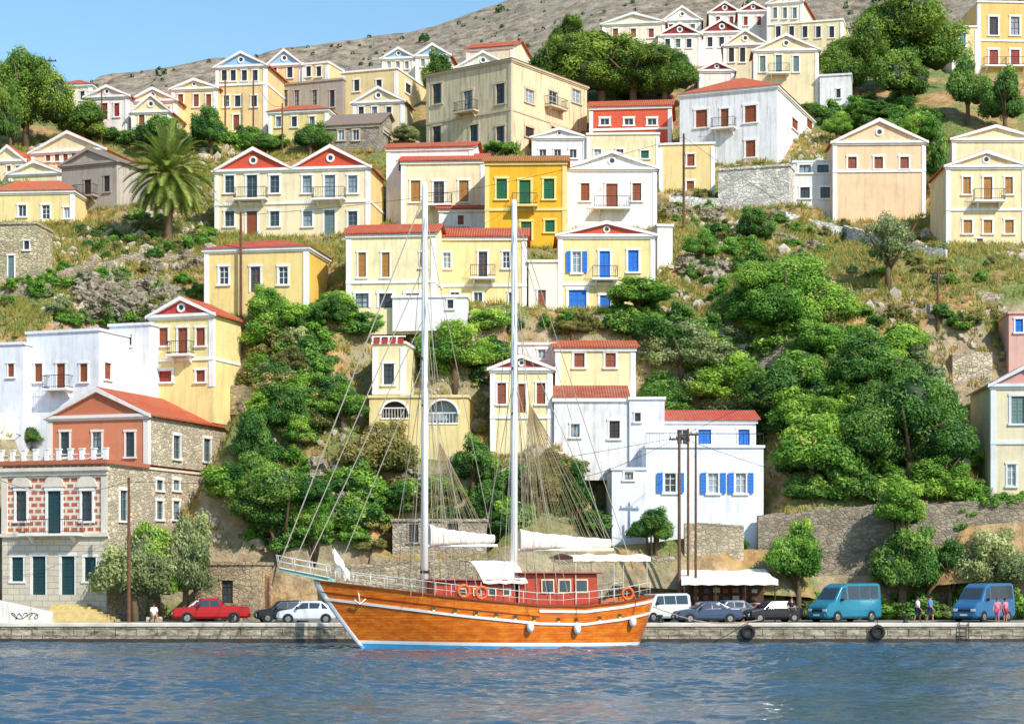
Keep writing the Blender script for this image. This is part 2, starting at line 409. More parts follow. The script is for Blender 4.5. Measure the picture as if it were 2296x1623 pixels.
        mb.hexa(b+tt); mb.obj('roof',tile(rc),rt)
        mb=MB(MF); mb.box(-.2,w+.2,-.2,dep+.2,h-.22,h-.004); mb.box(-.1,w+.1,-.1,dep+.1,h-.36,h-.222); mb.obj('cornice',trim,rt)
    elif roof=='shed':
        mb=MB(MF); e=ov; s=sd_; t=.1
        mb.rows([[(-e,-e,h),(-e,s,h+ha),(-e,dep,h)],[(-e,-e,h+t),(-e,s,h+ha+t),(-e,dep,h+t)],[(w+e,-e,h+t),(w+e,s,h+ha+t),(w+e,dep,h+t)],[(w+e,-e,h),(w+e,s,h+ha),(w+e,dep,h)],[(-e,-e,h),(-e,s,h+ha),(-e,dep,h)]])
        mb.poly([(-e,-e,h),(w+e,-e,h),(w+e,-e,h+t),(-e,-e,h+t)])
        mb.obj('roof',tile(rc),rt)
        for (ga,gb) in ((.01,.2),(w-.2,w-.01)):
            mb=MB(MF@Matrix(((0,1,0,0),(1,0,0,0),(0,0,1,0),(0,0,0,1)))); mb.prism([(0.01,h),(s,h+ha-.01),(dep-.01,h)],ga,gb); mb.obj('gable_end',wm,rt)
        mb=MB(MF); mb.box(-.12,w+.12,-.15,.02,h-.25,h-.005); mb.obj('cornice',trim,rt)
    else:
        mb=MB(MF); mb.box(-.1,w+.1,-.12,.3,h-.12,h+.08); mb.box(w-.2,w+.1,.3,dep+.1,h-.12,h+.08); mb.box(-.1,.2,.3,dep+.1,h-.12,h+.08); mb.obj('cornice',trim if pil else wm,rt)
    if pil:
        pw=.32
        for A in (0,w-pw):
            mb=MB(MF); mb.box(A-.03,A+pw+.03,-.06,.02,-.3,h-.37)
            if A: mb.box(w-.01,w+.05,.018,.3,-.3,h-.375)
            else: mb.box(-.05,.01,.018,.3,-.3,h-.375)
            mb.obj('pilaster',trim,rt)
        for p in mid:
            mb=MB(MF); z=f.at(cx,p)[1]; mb.box(-.05,w+.05,-.1,.018,z-.12,z+.12); mb.box(w+.002,w+.07,.016,dep,z-.11,z+.11); mb.obj('string_course',trim,rt)
    for (M,op,kd,bal) in todo:
        window(rt,M,*op,kd,trim,wm)
        if bal: balcony(rt,M,(op[0]+op[1])/2,(op[1]-op[0])+(1.6 if bal==1 else bal),op[2],trim=trim)
    return rt,MF,w,dep,h
H=house
ST=stone('#b3a591'); STG=stone('#a29a8c'); STL=stone('#d0c1a6')
# --- highest terraces
H('pale cream house with white trim on ridge',1350,1490,52,105,8,col='#ece2c8',roof='ped',ya=30,win=[([1380,1420,1460],65,85,12,'sb')],oc=False)
H('small white house with grey pediment on ridge',1487,1572,45,105,5,col='#eeeae2',roof='ped',ya=15,win=[([1505,1530,1553],55,75,10,'gk')])
H('white gabled house with dark red roof on ridge',1590,1660,28,100,5,col='#efebe4',roof='ped',ya=5,pc='#8e2f2b',win=[([1610,1640],38,58,9,'sr')])
H('white gabled house with red pediment on ridge',1655,1722,25,100,5,col='#efebe4',roof='ped',ya=6,pc='#8e2f2b',win=[([1672,1702],38,58,9,'sr')])
H('two-storey cream house with many tall windows',1722,1890,50,130,15,xs=1905,col='#e9d6a4',win=[([1745,1775,1805,1835,1865],60,85,11,'gk')])
H('tall pale house with grey roof on ridge',1720,1800,5,110,18,xs=1850,col='#eadfc4',roof='ped',ya=-15,win=[([1738,1760,1782],18,42,9,'sG')])
H('white house with dark red pediment and tall windows',1476,1572,78,150,5,col='#efe9dc',roof='ped',ya=52,pc='#8e2f2b',win=[([1497,1520,1545],88,108,11,'gk')])
H('white house with red pediment and brown windows',1572,1665,72,150,5,col='#efe9dc',roof='ped',ya=44,pc='#8e2f2b',win=[([1592,1618,1645],84,106,11,'gk')])
H('cream house with grey pediment',1622,1720,100,190,8,xs=1735,col='#e8d9ac',roof='ped',ya=68,win=[([1640,1665],108,140,12,'sk')])
H('cream neoclassical house with grey shutters and balcony',1690,1835,112,240,4,xs=1850,col='#ead9a8',roof='ped',ya=78,win=[([1710,1785],126,162,13,'sG'),([1746],124,166,14,'dG',1)])
H('small white house with dark red pediment',1568,1646,158,215,3,col='#efe6dc',roof='ped',ya=138,pc='#8e2f2b')
H('whitewashed plain house wall beside pine',1838,1908,168,255,12,xs=1925,col='#efefee',pil=False,win=[([1880],200,220,10,'gk')])
H('ochre mansion with white window surrounds',2192,2330,5,165,-3,col='#e6bd62',win=[([2228,2276],38,80,20,'gr'),([2228,2276],112,150,20,'sr',1)],mid=[92])
H('yellow house with blue shutters behind ochre mansion',2135,2192,60,170,0,col='#ead094',win=[([2158],75,105,14,'sB'),([2162],130,160,14,'sB')])
# --- ridge, centre and west
H('pale blue pedimented house on ridge',857,930,130,190,8,col='#e8e0c4',roof='ped',ya=108,pc='#7fb4d8',win=[([872,892,912],138,155,9,'gB')])
H('blue-trimmed gabled house on ridge',932,1008,124,190,8,xs=1030,col='#e8e0c4',roof='ped',ya=99,pc='#7fb4d8',win=[([948,968,988],132,150,9,'gB')])
H('yellow house with orange roof on ridge',1046,1150,108,190,15,xs=1205,col='#eee2c0',roof='shed',ya=98)
H('white house with round window in pediment',1022,1145,150,215,8,col='#ece8da',roof='ped',ya=116)
H('long cream house with flat parapet',765,890,158,270,18,xs=957,col='#e9cf8e',win=[([800,850],180,205,12,'gk')],swin=[([915],185,215,12,'sk')])
H('peach house with pale blue pediment and dark windows',484,597,148,300,10,col='#ecc983',roof='ped',ya=117,pc='#8dbbe0',win=[([503,523,548,572],158,182,12,'gk'),([508,533,570],215,240,13,'gk'),([530],258,292,14,'db')],mid=[190])
H('peach house with second pale blue pediment',598,677,145,255,10,col='#ecc983',roof='ped',ya=112,pc='#8dbbe0',win=[([615,650],150,175,12,'gk')])
H('peach flat-roofed house with dark windows',678,735,142,255,20,xs=768,col='#ecd089',win=[([692,715],150,172,11,'gk')])
H('weathered grey plaster building with dark windows',596,768,185,262,20,xs=835,col='#a39687',side='#8d8175',dirt=.6,pil=False,trim=plaster('#b5a793',.4),win=[([613,640,666,706,745],203,240,11,'gk')],swin=[([792,815],200,230,12,'gk')])
H('faded cream house with grey pediment',792,905,228,310,10,xs=925,col='#dccb9e',roof='ped',ya=196,win=[([810,840,872],240,262,12,'gk')],rc='#a8785a')
H('yellow house with red cornice',603,735,248,320,12,xs=762,col='#ecd081',roof='hip',ya=236,win=[([625,660,700],262,285,12,'gk')])
H('old grey stone house with small windows',730,850,282,345,12,xs=905,wallm=STG,side=STG,trim=plaster('#c9bda8'),roof='shed',ya=258,rc='#8a8078',pil=False,win=[([765,798],292,315,14,'gB')],swin=[([868],285,310,16,'sG')])
H('pinkish white house with red door and shutters',192,288,216,300,8,col='#efe0da',roof='ped',ya=193,pc='#e8c7c0',win=[([210,262],232,262,12,'sr'),([235],232,268,13,'dr')])
H('cream house with two tall windows',290,395,225,305,6,xs=410,col='#efdca6',roof='ped',ya=198,win=[([312,345,375],240,266,12,'gb')])
H('yellow gabled house with red tiles',385,486,198,300,8,col='#eccf86',roof='ped',ya=178,win=[([405,440,468],212,240,12,'sb')])
H('small pale house beside tall pine',122,205,190,255,8,col='#efe3c0',roof='hip',ya=180,win=[([150,185],205,225,10,'gk')])
H('cream house with small front pediment',295,382,250,320,6,xs=430,col='#ecd9a0',roof='ped',ya=212,win=[([318,352],258,285,13,'sb')])
# --- big mansion and neighbours
H('large weathered beige mansion with balconies',957,1146,150,345,36,xs=1316,col='#ddcba0',side='#e6d2a0',dirt=.85,roof='hip',ya=141,rc='#a58d6a',trim=plaster('#cbbb98',.4),mid=[262],
  win=[([980,1122],190,232,19,'gk'),([1050],206,250,19,'fk',1),([980,1122],285,325,18,'gk'),([1063],282,325,18,'gk')],
  swin=[([1187,1292],198,235,19,'gw'),([1240],202,246,19,'fw',1),([1187,1245],283,312,19,'sk')])
H('house with red upper facade and white windows',1322,1505,240,345,6,xs=1530,col='#d2553c',side='#f0ece6',roof='shed',ya=228,win=[([1356,1410,1462],266,281,20,'gw')],mid=[290])
H('cream lower house with green shutter',1316,1478,300,395,2,col='#eeddaa',win=[([1340,1390],335,360,16,'gw'),([1446],338,356,18,'sg')])
H('lavender white cottage with pediment',1193,1315,308,385,0,col='#e9e2e6',roof='ped',ya=288,win=[([1217,1250,1285],335,355,16,'gw')])
H('ochre yellow block with brown shutters',1478,1602,322,432,6,xs=1632,col='#eed084',win=[([1549],346,373,17,'sb'),([1548],406,426,17,'sb')])
H('whitewashed cubic house with brown shutters and tiles',1524,1742,202,372,22,xs=1836,col='#eeedee',dirt=.6,roof='hip',ya=176,rc='#d4613c',pil=False,win=[([1573],248,285,26,'sb'),([1625],245,288,18,'sb',1),([1683],238,274,26,'sb'),([1683],316,352,22,'sb')],swin=[([1782,1815],262,298,13,'sb'),([1795],330,360,14,'sb')])
H('white terrace house below cubic house',1610,1770,375,470,18,xs=1790,wallm=stone('#e2ddd2'),side=stone('#e2ddd2'),pil=False,found=2)
H('peach pedimented house with three small windows',1868,2075,318,500,2,xs=2085,col='#f3c99a',roof='ped',ya=268,win=[([1911,1970,2028],352,379,20,'sb')],mid=[384])
H('low white annex with dark openings and vine',1778,1866,362,470,4,col='#dfe0dd',pil=False,win=[([1805,1845],370,388,26,'gk'),([1805,1850],420,445,22,'gk')])
H('cream house with porch pediment',2135,2330,312,420,0,col='#f1dcaa',roof='ped',ya=283,oc=False,win=[([2190,2228],300,316,10,'gk')])
H('cream neoclassical house with tan shutters and balcony',2122,2300,372,552,1,dep=7,col='#f3d9a2',roof='ped',ya=340,pc='#f0cf9a',win=[([2168,2262],397,436,18,'sy'),([2215],397,452,20,'dy',1.9),([2170,2215,2263],493,524,20,'sy'),([2197],535,552,14,'sb')],mid=[470])
# --- middle row
H('white house with tile roof edge',867,1060,332,500,6,col='#efece6',roof='shed',ya=322,win=[([900],360,385,14,'gw')])
H('double pedimented cream mansion with red gables',482,828,378,535,8,xs=860,col='#f0ddb0',side='#e8c878',roof='ped2',ya=330,pc='#cf5236',
  win=[([515,616,689,791],394,433,21,'gG'),([565,740],393,447,24,'fG',2.0),([515,616,690,791],474,508,21,'gG'),([565],474,528,24,'db'),([739],472,527,24,'dG')],mid=[455],found=4)
H('cream house with tan shutters and red roof line',900,1086,362,515,4,col='#f3e0b0',roof='shed',ya=348,win=[([932,1040],405,453,22,'sy'),([984],407,460,24,'fy',1.5)])
H('bright ochre house with green shutters',1088,1270,364,560,2,col='#e6b023',roof='shed',ya=352,rc='#b5702a',trim=plaster('#efd77c',.1),win=[([1125,1231],401,447,24,'sg'),([1177],404,462,26,'dg',1.2),([1180],497,540,24,'dg'),([1233],494,521,22,'sg')],mid=[470])
H('white pedimented house with reddish shutters and balcony',1272,1472,377,520,0,xs=1478,col='#f2f1f3',roof='ped',ya=340,win=[([1312,1428],411,451,20,'sb'),([1372],412,468,26,'db',2.2)],found=4)
H('small white annex with red tiles',985,1092,470,520,2,col='#f0eeea',roof='shed',ya=456,win=[([1033],483,505,14,'sb')])
H('cream house with brown shutters and veranda',777,976,525,692,6,dep=5.5,col='#f3e2ac',roof='shed',ya=506,win=[([812,865],566,622,18,'sy'),([950],566,600,16,'sb'),([812,865,925],658,690,30,'fk')],mid=[632],found=2)
H('yellow cream house with balcony and white frames',982,1180,532,692,1,dep=5,dD=1.8,col='#efd58e',roof='shed',ya=514,win=[([1002],566,602,18,'gw'),([1083],564,624,20,'fb',1.3),([1135],564,602,16,'gb'),([1020,1072,1150],655,682,20,'gb')],mid=[640])
H('low white terrace wall beside veranda house',880,1046,664,698,5,dD=-.5,dep=1.5,col='#f0efec',pil=False,found=1.5,win=[([1010],672,692,14,'gk')])
H('small yellow stair house between larger houses',1185,1250,585,700,0,dep=4,dD=1,col='#f2ead2',pil=False,win=[([1215],650,690,18,'db')])
H('yellow house with white window surrounds and red roof',459,690,556,705,10,dep=6,col='#f0d27a',side='#eec15a',roof='hip',ya=540,rc='#c94f36',win=[([502,635],598,638,21,'gb'),([573],598,655,22,'fb')],found=2.5)
H('yellow pedimented house with bright blue shutters',1252,1468,527,697,0,dep=6,col='#f1d88e',roof='ped',ya=498,pc='#c8503c',win=[([1293],564,612,20,'oB'),([1356],563,626,24,'dB',1.2),([1420],561,610,24,'sB'),([1295],650,697,40,'sB'),([1357],662,697,24,'dB')],mid=[637])
H('white stair walls beside gable house',1474,1508,505,600,-8,dep=4,col='#f0eff0',pil=False,found=3)
# --- west side
H('yellow house with red hip roof on stone terrace',-20,165,428,505,5,xs=192,col='#ecd78c',roof='hip',ya=406,rc='#d2663c',win=[([50],460,486,18,'gw'),([103],460,492,18,'fw'),([150],465,490,14,'gw')])
H('pale yellow gabled house with four windows',70,235,338,400,14,col='#f1dfae',roof='ped',ya=296,oc=False,win=[([108,128,147,166],340,362,11,'sb')])
H('weathered grey house with stone gable',138,262,366,475,22,xs=352,col='#a49789',side='#c4b5a2',dirt=.7,pil=False,trim=plaster('#9c8f80',.4),roof='ped',ya=333,rc='#8a8078',oc=False,win=[([197],404,440,15,'sk',1),([240],395,430,13,'sk')])
H('small cream gabled house at town edge',-20,55,360,410,10,col='#f1dfae',roof='ped',ya=328,oc=False,win=[([20,40],372,385,9,'sb')])
H('ruined stone house with teal door',-20,80,500,640,6,xs=100,wallm=stone('#c2b693'),side=stone('#c2b693'),pil=False,win=[([25],573,625,14,'dG'),([60],540,560,12,'gk')])
H('long cream gabled house with tiled eaves',20,135,388,430,12,col='#e8d9a8',roof='ped',ya=362,oc=False)
H('whitewashed cubic house with balcony door',60,222,742,925,20,xs=331,col='#eceef4',dirt=.3,pil=False,win=[([87,188],815,856,17,'sb'),([137],815,872,19,'db',1.4)],swin=[([241],812,852,14,'sb'),([300],812,845,14,'sb')])
H('white house wall with small window',-25,52,770,930,14,xs=60,col='#e6e8ee',dirt=.3,pil=False,dep=6,win=[([25],815,845,14,'sb')])
H('white flat-roofed block behind yellow house',245,335,727,850,18,dep=5,col='#e8eaf0',dirt=.3,pil=False,win=[([290],750,775,12,'sk')])
H('yellow house with red pediment and small balcony',336,478,706,860,18,xs=541,col='#f0da88',roof='ped',ya=668,pc='#b8403a',win=[([367,450],735,775,20,'sb'),([410],735,795,22,'db',1.2),([367],832,856,36,'sr'),([450],830,856,20,'sb')],found=3,mid=[806])
# --- lower middle
rt,MF,w,dep,h=H('narrow tower house with red and white parapet',836,908,768,885,8,xs=950,col='#f0dfa6',win=[([872],815,862,24,'gk')],mid=[880])
mb=MB(MF)
for i in range(4): mb.box(w*i/4+.08,w*(i+1)/4-.08,-.14,-.12+.02,h-.1,h+.3,0); mb.box(w*i/4-.04,w*i/4+.07,-.16,.1,h+.09,h+.4,1)
mb.box(-.05,w+.05,-.1,.1,h+.4,h+.5,1); mb.obj('parapet',[simple('red_parapet_panel','#b33a30',.8),WHITE],rt)
H('cream house with two arched loggias',828,1048,888,1005,4,dep=5,col='#e9cf84',pil=False,win=[([885],900,937,60,'ak'),([993],898,948,66,'aw')],mid=[])
H('cream pedimented house with brown shutters',1100,1238,826,1003,0,dep=6,col='#efdba0',roof='ped',ya=797,pc='#a8393a',win=[([1125,1213],858,906,20,'sb'),([1168],860,925,22,'db')],mid=[935])
H('pale yellow house with two brown windows',1246,1424,780,905,0,dep=6,col='#f1e0a6',roof='shed',ya=766,win=[([1299,1369],791,824,24,'sb')])
H('small white block behind pedimented house',1162,1245,770,840,0,dep=5,col='#efede8',pil=False,win=[([1215],783,805,18,'gw')])
H('whitewashed house with red tiled lean-to roof',1242,1410,893,1030,0,dep=6,col='#e6e4e2',dirt=.6,roof='shed',ya=866,rc='#a8523c',over=.1,pil=False,found=1.5,win=[([1378],943,983,24,'sk'),([1290],950,980,20,'gk')])
H('tall white block joined to lean-to house',1411,1490,892,1050,4,dep=6,col='#e8e8ec',dirt=.5,pil=False,found=2.5,win=[([1430],925,945,14,'gk')])
rt,MF,w,dep,h=H('white house with bright blue shutters and roof terrace',1449,1712,1000,1228,-2,col='#e9ecf4',dirt=.4,pil=False,dep=9,win=[([1503],1060,1104,26,'oB'),([1599],1060,1106,24,'oB'),([1661],1060,1106,24,'oB')])
H('x',1462,1695,942,1001,-2,D=rt.location.y+4.5,dep=5,col='#eef0f6',pil=False,roof='shed',ya=922,rc='#c85040',rt=rt,found=0,win=[([1530],962,998,26,'gb'),([1580],962,996,30,'sB'),([1668],962,998,26,'sB')])
mb=MB(MF)
mb.tube([(0,.1,h+.9),(w,.1,h+.9)],.03,4)
for i in range(36): mb.tube([(w*i/35,.1,h),(w*i/35,.1,h+.9)],.014,3)
mb.obj('railing',WIRON,rt)
H('low white wing with small window',1372,1449,1050,1232,-2,D=rt.location.y-.4,dep=5,col='#e6e9f2',dirt=.4,pil=False,found=1,win=[([1410],1056,1075,20,'gk')])
# --- east edge
H('beige house with muted pink pediment and grey shutters',2222,2370,862,1118,3,D=138,col='#dccfa8',roof='ped',ya=822,pc='#c98a80',rc='#b8897a',oc=False,win=[([2282],888,950,30,'sG'),([2268],1040,1090,20,'gw')],mid=[992],trim=plaster('#d5dce0',.1))
H('dusty pink house with blue shutter',2262,2340,700,790,5,dep=5,col='#d9a898',win=[([2285],715,745,18,'sB')],pil=False)
# --- brick and stone mansion on the quay
CK=brick('red_brick_and_white_quoins','#b4553a','#c06a4a','#e6dccb',.62,.42,.085)
ASH=brick('pale_ashlar_blocks','#e0d5c0','#d2c6b0','#a3977f',.9,.42,.02,'#b8aa92')
rt,MF,w,dep,h=H('brick and stone mansion with roof terrace balustrade',6,240,1040,1388,18,D=131,xs=508,wallm=CK,side=STL,dep=14,pil=False,found=1.2,
  win=[([48,195],1100,1168,24,'gt'),([122],1100,1196,30,'dt',3.6),([40,203],1248,1303,26,'st'),([88,153],1246,1333,30,'dt')],
  swin=[([277],1098,1168,16,'gG'),([358,395],1075,1100,14,'gG'),([358,395],1122,1165,14,'gG')])
RM=Matrix.Translation(rt.location)@Matrix.Rotation(rt.rotation_euler.z,4,'Z'); f=Fr(RM)
zb=f.at(120,1195)[1]
ops=[(f.at(c-hw)[0],f.at(c+hw)[0],f.at(c,b_)[1],f.at(c,t_)[1]) for c,hw,t_,b_ in ((40,17,1244,1306),(203,17,1244,1306),(88,19,1242,1333),(153,19,1242,1333))]
mm=MB(MF@Matrix.Translation((0,-.07,0))); panel(mm,w,-1,zb-.25,ops,0,.08); mm.obj('stone_base',ASH,rt)
PB=plaster('#e4d8c4',.3)
mb=MB(MF); mb.box(-.15,w+.15,-.28,-.002,zb-.25,zb-.02); mb.obj('string_course',PB,rt)
for A in (-.04,w-.42): mb=MB(MF); mb.box(A,A+.46,-.1,-.004,zb,h-.5); mb.obj('pilaster',PB,rt)
for c in (48,122,195):
    mb=MB(MF); u0=f.at(c)[0]; z1=f.at(c,1100)[1]; mb.prism([(u0-.85,z1+.25),(u0+.85,z1+.25),(u0+.6,z1+.75),(u0+.2,z1+1.15),(u0-.2,z1+1.15),(u0-.6,z1+.75)],-.12,-.004); mb.obj('window_pediment',PB,rt)
mb=MB(MF); mb.box(-.25,w+.2,-.35,-.003,h-.5,h-.25); mb.box(-.15,w+.1,-.2,-.004,h-.78,h-.502); mb.obj('cornice',PB,rt)
mb=MB(MF); mb.box(-.35,w+.25,-.45,.3,h-.05,h+.22,0); mb.box(w-.1,w+.25,.3,5.5,h-.05,h+.22,0); mb.obj('terrace_cornice',simple('terracotta_cornice','#b5684a',.8),rt)
mb=MB(MF)
for i in range(10):
    x=w*i/9; mb.box(x-.14,x+.14,-.3,.0,h+.221,h+.95); mb.box(x-.18,x+.18,-.34,.04,h+.95,h+1.03)
mb.box(-.1,w,-.2,-.1,h+.6,h+.66); mb.box(-.1,w,-.19,-.11,h+.3,h+.35); mb.obj('balustrade',WHITE,rt)
S=Fr(RM@Matrix(((0,-1,0,w),(1,0,0,0),(0,0,1,0),(0,0,0,1))))
sb=S.at(332)[0]; Cw=RM@Vector((w+.02,sb,0))
H('x',108,332,932,1034,18,D=Cw.y+3.4*math.sin(math.radians(18)),xs=508,rt=rt,col='#cf8260',side=STL,dep=9,roof='ped',ya=872,pc='#c0704f',oc=False,found=.3,
  win=[([146,218,292],968,1024,20,'gt')],swin=[([396],975,1030,15,'gG'),([464],982,1036,15,'gG')],trim=plaster('#e9e4dc',.2))
# ---------------------------------------------------------------- walls & ruins
def wall(label,pts,th=.6,mat=ST,name='stone_wall',jag=.25,cat='wall',down=1.5):
    D=[(p[3] if len(p)>3 else hitc(p[0],p[2])) for p in pts]
    T0=[W3(p[0],p[1],d) for p,d in zip(pts,D)]; B0=[W3(p[0],p[2],d) for p,d in zip(pts,D)]
    mb=MB(Matrix.Translation(-B0[0])); 
    for i in range(len(pts)-1):
        n=max(1,int((T0[i+1]-T0[i]).length/.8))
        for j in range(n):
            t0,t1=j/n,(j+1)/n
            a,b=B0[i].lerp(B0[i+1],t0),B0[i].lerp(B0[i+1],t1); c=T0[i].lerp(T0[i+1],t0); d=T0[i].lerp(T0[i+1],t1)
            q=R.random()*jag; c=c-Vector((0,0,q)); d=d-Vector((0,0,q*.6+R.random()*jag*.4))
            nn=(b-a).cross(Vector((0,0,1))).normalized()*-th; dz=Vector((0,0,-down))
            mb.hexa([a+dz,b+dz,b+dz+nn,a+dz+nn,c,d,d+nn,c+nn])
    return tag(mb.obj(name,mat,loc=B0[0]),label,cat)
wall('high stone retaining wall behind the quay road',[(1700,1150,1385,135.6),(1850,1140,1385,135.8),(2000,1125,1385,135.8),(2400,1110,1385,135.8)],mat=stone('#978b78'))
wall('rubble stone wall below white house',[(1535,1168,1385,134.5),(1668,1170,1385,134.5)],mat=stone('#b5a88e'))
wall('low stone quay-side wall behind the boat',[(745,1260,1385,133.5),(900,1245,1385,134),(1200,1235,1385,134.2),(1530,1240,1385,134.4)],mat=stone('#a89a80'),jag=.5)
wall('dry stone terrace wall under yellow house',[(331,858,885),(470,860,885),(600,864,885)],mat=STL)
wall('stone garden wall under blue-shuttered house',[(1330,703,735),(1436,703,735)],mat=ST)
wall('dry stone wall among trees',[(1640,768,795),(1780,764,795),(1875,768,795)],mat=ST)
wall('dry stone wall on grassy slope',[(1930,678,700),(2100,680,702),(2258,682,705)],mat=ST,jag=.6)
wall('low dry stone terrace wall on slope',[(1935,640,655),(2060,645,660),(2250,649,664)],mat=ST,jag=.5)
wall('pale stone retaining wall above trees',[(2136,788,860),(2225,785,860)],mat=STL)
for (xa,ya_,xb,yb_) in ((1500,440,1612,448),(1612,442,1762,478),(1762,478,1890,510),(1890,508,2010,540),(2010,540,2120,562)):
    wall('whitewashed stone parapet along sloping lane',[(xa,ya_-4,ya_+20),(xb,yb_-4,yb_+20)],mat=stone('#efeae0'),jag=.15,name='parapet_wall',th=.3,down=.6)
wall('stone terrace wall below palm',[(100,600,630),(210,580,612),(300,565,590),(460,555,575)],mat=ST,jag=.8)
wall('low broken terrace wall on rocky slope',[(90,655,672),(200,640,658),(330,625,642)],mat=STL,jag=.6)
wall('dry stone terrace wall below yellow house',[(470,712,732),(560,715,735),(640,712,730)],mat=ST,jag=.6)
wall('dry stone terrace wall beside ruin',[(-10,640,665),(110,625,660)],mat=ST,jag=.5)
wall('curved stone wall below white houses',[(-20,925,985),(60,925,985),(110,930,985)],mat=plaster('#d9d5cc',.4),jag=0)
H('small roofless stone hut with dark doorway',880,1090,1165,1240,3,D=134.9,dep=3,wallm=ST,side=ST,pil=False,trim=ST,win=[([928],1170,1215,22,'gk'),([1015],1172,1200,26,'gk')],found=6)
H('ruined stone building with broken walls',438,566,1262,1392,12,D=130,dep=4,wallm=stone('#b09a7a'),side=stone('#b09a7a'),trim=stone('#b09a7a'),pil=False,found=.5,win=[([510],1300,1352,26,'gk')])
wall('jagged ruined stone wall with orange brick',[(500,1215,1390,133),(545,1225,1390,132.5),(600,1275,1390,132)],mat=stone('#b5835f',3.6),jag=1.4)
# ---------------------------------------------------------------- quay, water, hills
def asphalt():
    m,nt,b=newmat('worn_asphalt'); v=coords(nt); n=noiz(nt,v,.5,6); nt.links.new(ramp(nt,n,[(.3,(.16,.155,.145)),(.7,(.28,.265,.24))]),b.inputs['Base Color']); b.inputs['Roughness'].default_value=.9; return m
mb=MB(); mb.box(-220,220,120.3,136,-3,1.1); struct(mb.obj('quay',stone('#8a8074',1.5)))
def qk():
    m,nt,b=newmat('weathered_quay_stone'); v=coords(nt); n=noiz(nt,coords(nt,(1,1,2.5)),1.1,8,.75)
    w=N(nt,'ShaderNodeTexBrick',Scale=1.0); w.inputs['Color1'].default_value=(1,1,1,1); w.inputs['Color2'].default_value=(.8,.8,.8,1); w.inputs['Mortar'].default_value=(.25,.22,.2,1); w.inputs['Brick Width'].default_value=1.3; w.inputs['Row Height'].default_value=.42; w.inputs['Mortar Size'].default_value=.025
    s=nt.nodes.new('ShaderNodeSeparateXYZ'); nt.links.new(v,s.inputs[0]); cb=nt.nodes.new('ShaderNodeCombineXYZ'); nt.links.new(s.outputs[0],cb.inputs[0]); nt.links.new(s.outputs[2],cb.inputs[1]); nt.links.new(cb.outputs[0],w.inputs['Vector'])
    a=ramp(nt,n,[(.35,L('#4a4238')),(.48,L('#9c8f7a')),(.62,L('#cfc3ac'))]); a=mixc(nt,1.,a,w.outputs[0],'MULTIPLY'); nt.links.new(a,b.inputs['Base Color']); b.inputs['Roughness'].default_value=.9; bump(nt,b,n,1,.12); return m
mb=MB(); mb.box(-220,220,120.02,121.0,-.3,.98); struct(mb.obj('quay_face',qk()))
mb=MB(); mb.box(-220,220,119.94,121.1,.98,1.22); struct(mb.obj('quay_kerb',simple('pale_concrete','#cfc6b5',.9,var=.25,sc_=.8,bp=.4),bevel=.04))
mb=MB(); mb.box(-220,220,119.98,120.3,-.3,.24); struct(mb.obj('quay_waterline',simple('wet_dark_stone','#3b352c',.5,var=.4,bp=.6)))
mb=MB(); mb.poly([(-220,121.1,1.106),(220,121.1,1.106),(220,136,1.106),(-220,136,1.106)]); struct(mb.obj('road',asphalt()))
def water():
    m,nt,b=newmat('harbour_water')
    b.inputs['Base Color'].default_value=(.04,.09,.14,1); b.inputs['Roughness'].default_value=.05; b.inputs['IOR'].default_value=1.34
    n1=noiz(nt,coords(nt,(.6,1.,1)),4.5,4,.6)
    b1=N(nt,'ShaderNodeBump',Strength=1,Distance=.05)
    nt.links.new(n1,b1.inputs['Height']); nt.links.new(b1.outputs[0],b.inputs['Normal'])
    return m
g=np.random.default_rng(2)
X=np.arange(-60,60.01,.17); Y=np.arange(46,121.01,.15); XX,YY=np.meshgrid(X,Y); Z=np.zeros_like(XX)
for i in range(60):
    lam=.6*(4.2**g.random()); th=g.normal()*.6+math.pi/2+.15; kx,ky=math.cos(th)*6.283/lam,math.sin(th)*6.283/lam
    ph=kx*XX+ky*YY+g.uniform(0,6.283)+.8*np.sin(XX*.21+i)+.6*np.sin(YY*.27+i*2); Z+=.0068*lam*(np.sin(ph)+.3*np.cos(2*ph))
Z*=(.75+.5*np.sin(XX*.06+YY*.11+1)*np.sin(YY*.19-XX*.03))
Z*=np.clip((60-np.abs(XX))/4,0,1)*np.clip((YY-46)/3,0,1)*np.clip((121-YY)/1.,0,1)
nxx,nyy=len(X),len(Y); vs=np.stack([XX,YY,Z],-1).reshape(-1,3); idx=np.arange(nxx*nyy).reshape(nyy,nxx)
q=np.stack([idx[:-1,:-1],idx[:-1,1:],idx[1:,1:],idx[1:,:-1]],-1).reshape(-1,4)
o8=np.array([(-3000,-1500,0),(3000,-1500,0),(3000,4000,0),(-3000,4000,0)]); k0=nxx*nyy
c4=[idx[0,0],idx[0,-1],idx[-1,-1],idx[-1,0]]
fr=[(k0,k0+1,c4[1],c4[0]),(k0+1,k0+2,c4[2],c4[1]),(k0+2,k0+3,c4[3],c4[2]),(k0+3,k0,c4[0],c4[3])]
def fastmesh(name,vs,al,k=4):
    me=bpy.data.meshes.new(name); me.vertices.add(len(vs)); me.vertices.foreach_set('co',np.asarray(vs,'f').ravel())
    nf=len(al); me.loops.add(nf*k); me.loops.foreach_set('vertex_index',np.asarray(al,np.int32).ravel()); me.polygons.add(nf); me.polygons.foreach_set('loop_start',np.arange(0,nf*k,k,dtype=np.int32)); me.update(calc_edges=True); return me
al=np.vstack([q,np.array(fr)]); nf=len(al)
me=fastmesh('water',np.vstack([vs,o8]),al); me.polygons.foreach_set('use_smooth',[True]*(nf-4)+[False]*4); me.materials.append(water())
o=bpy.data.objects.new('water',me); COL.objects.link(o); struct(o)
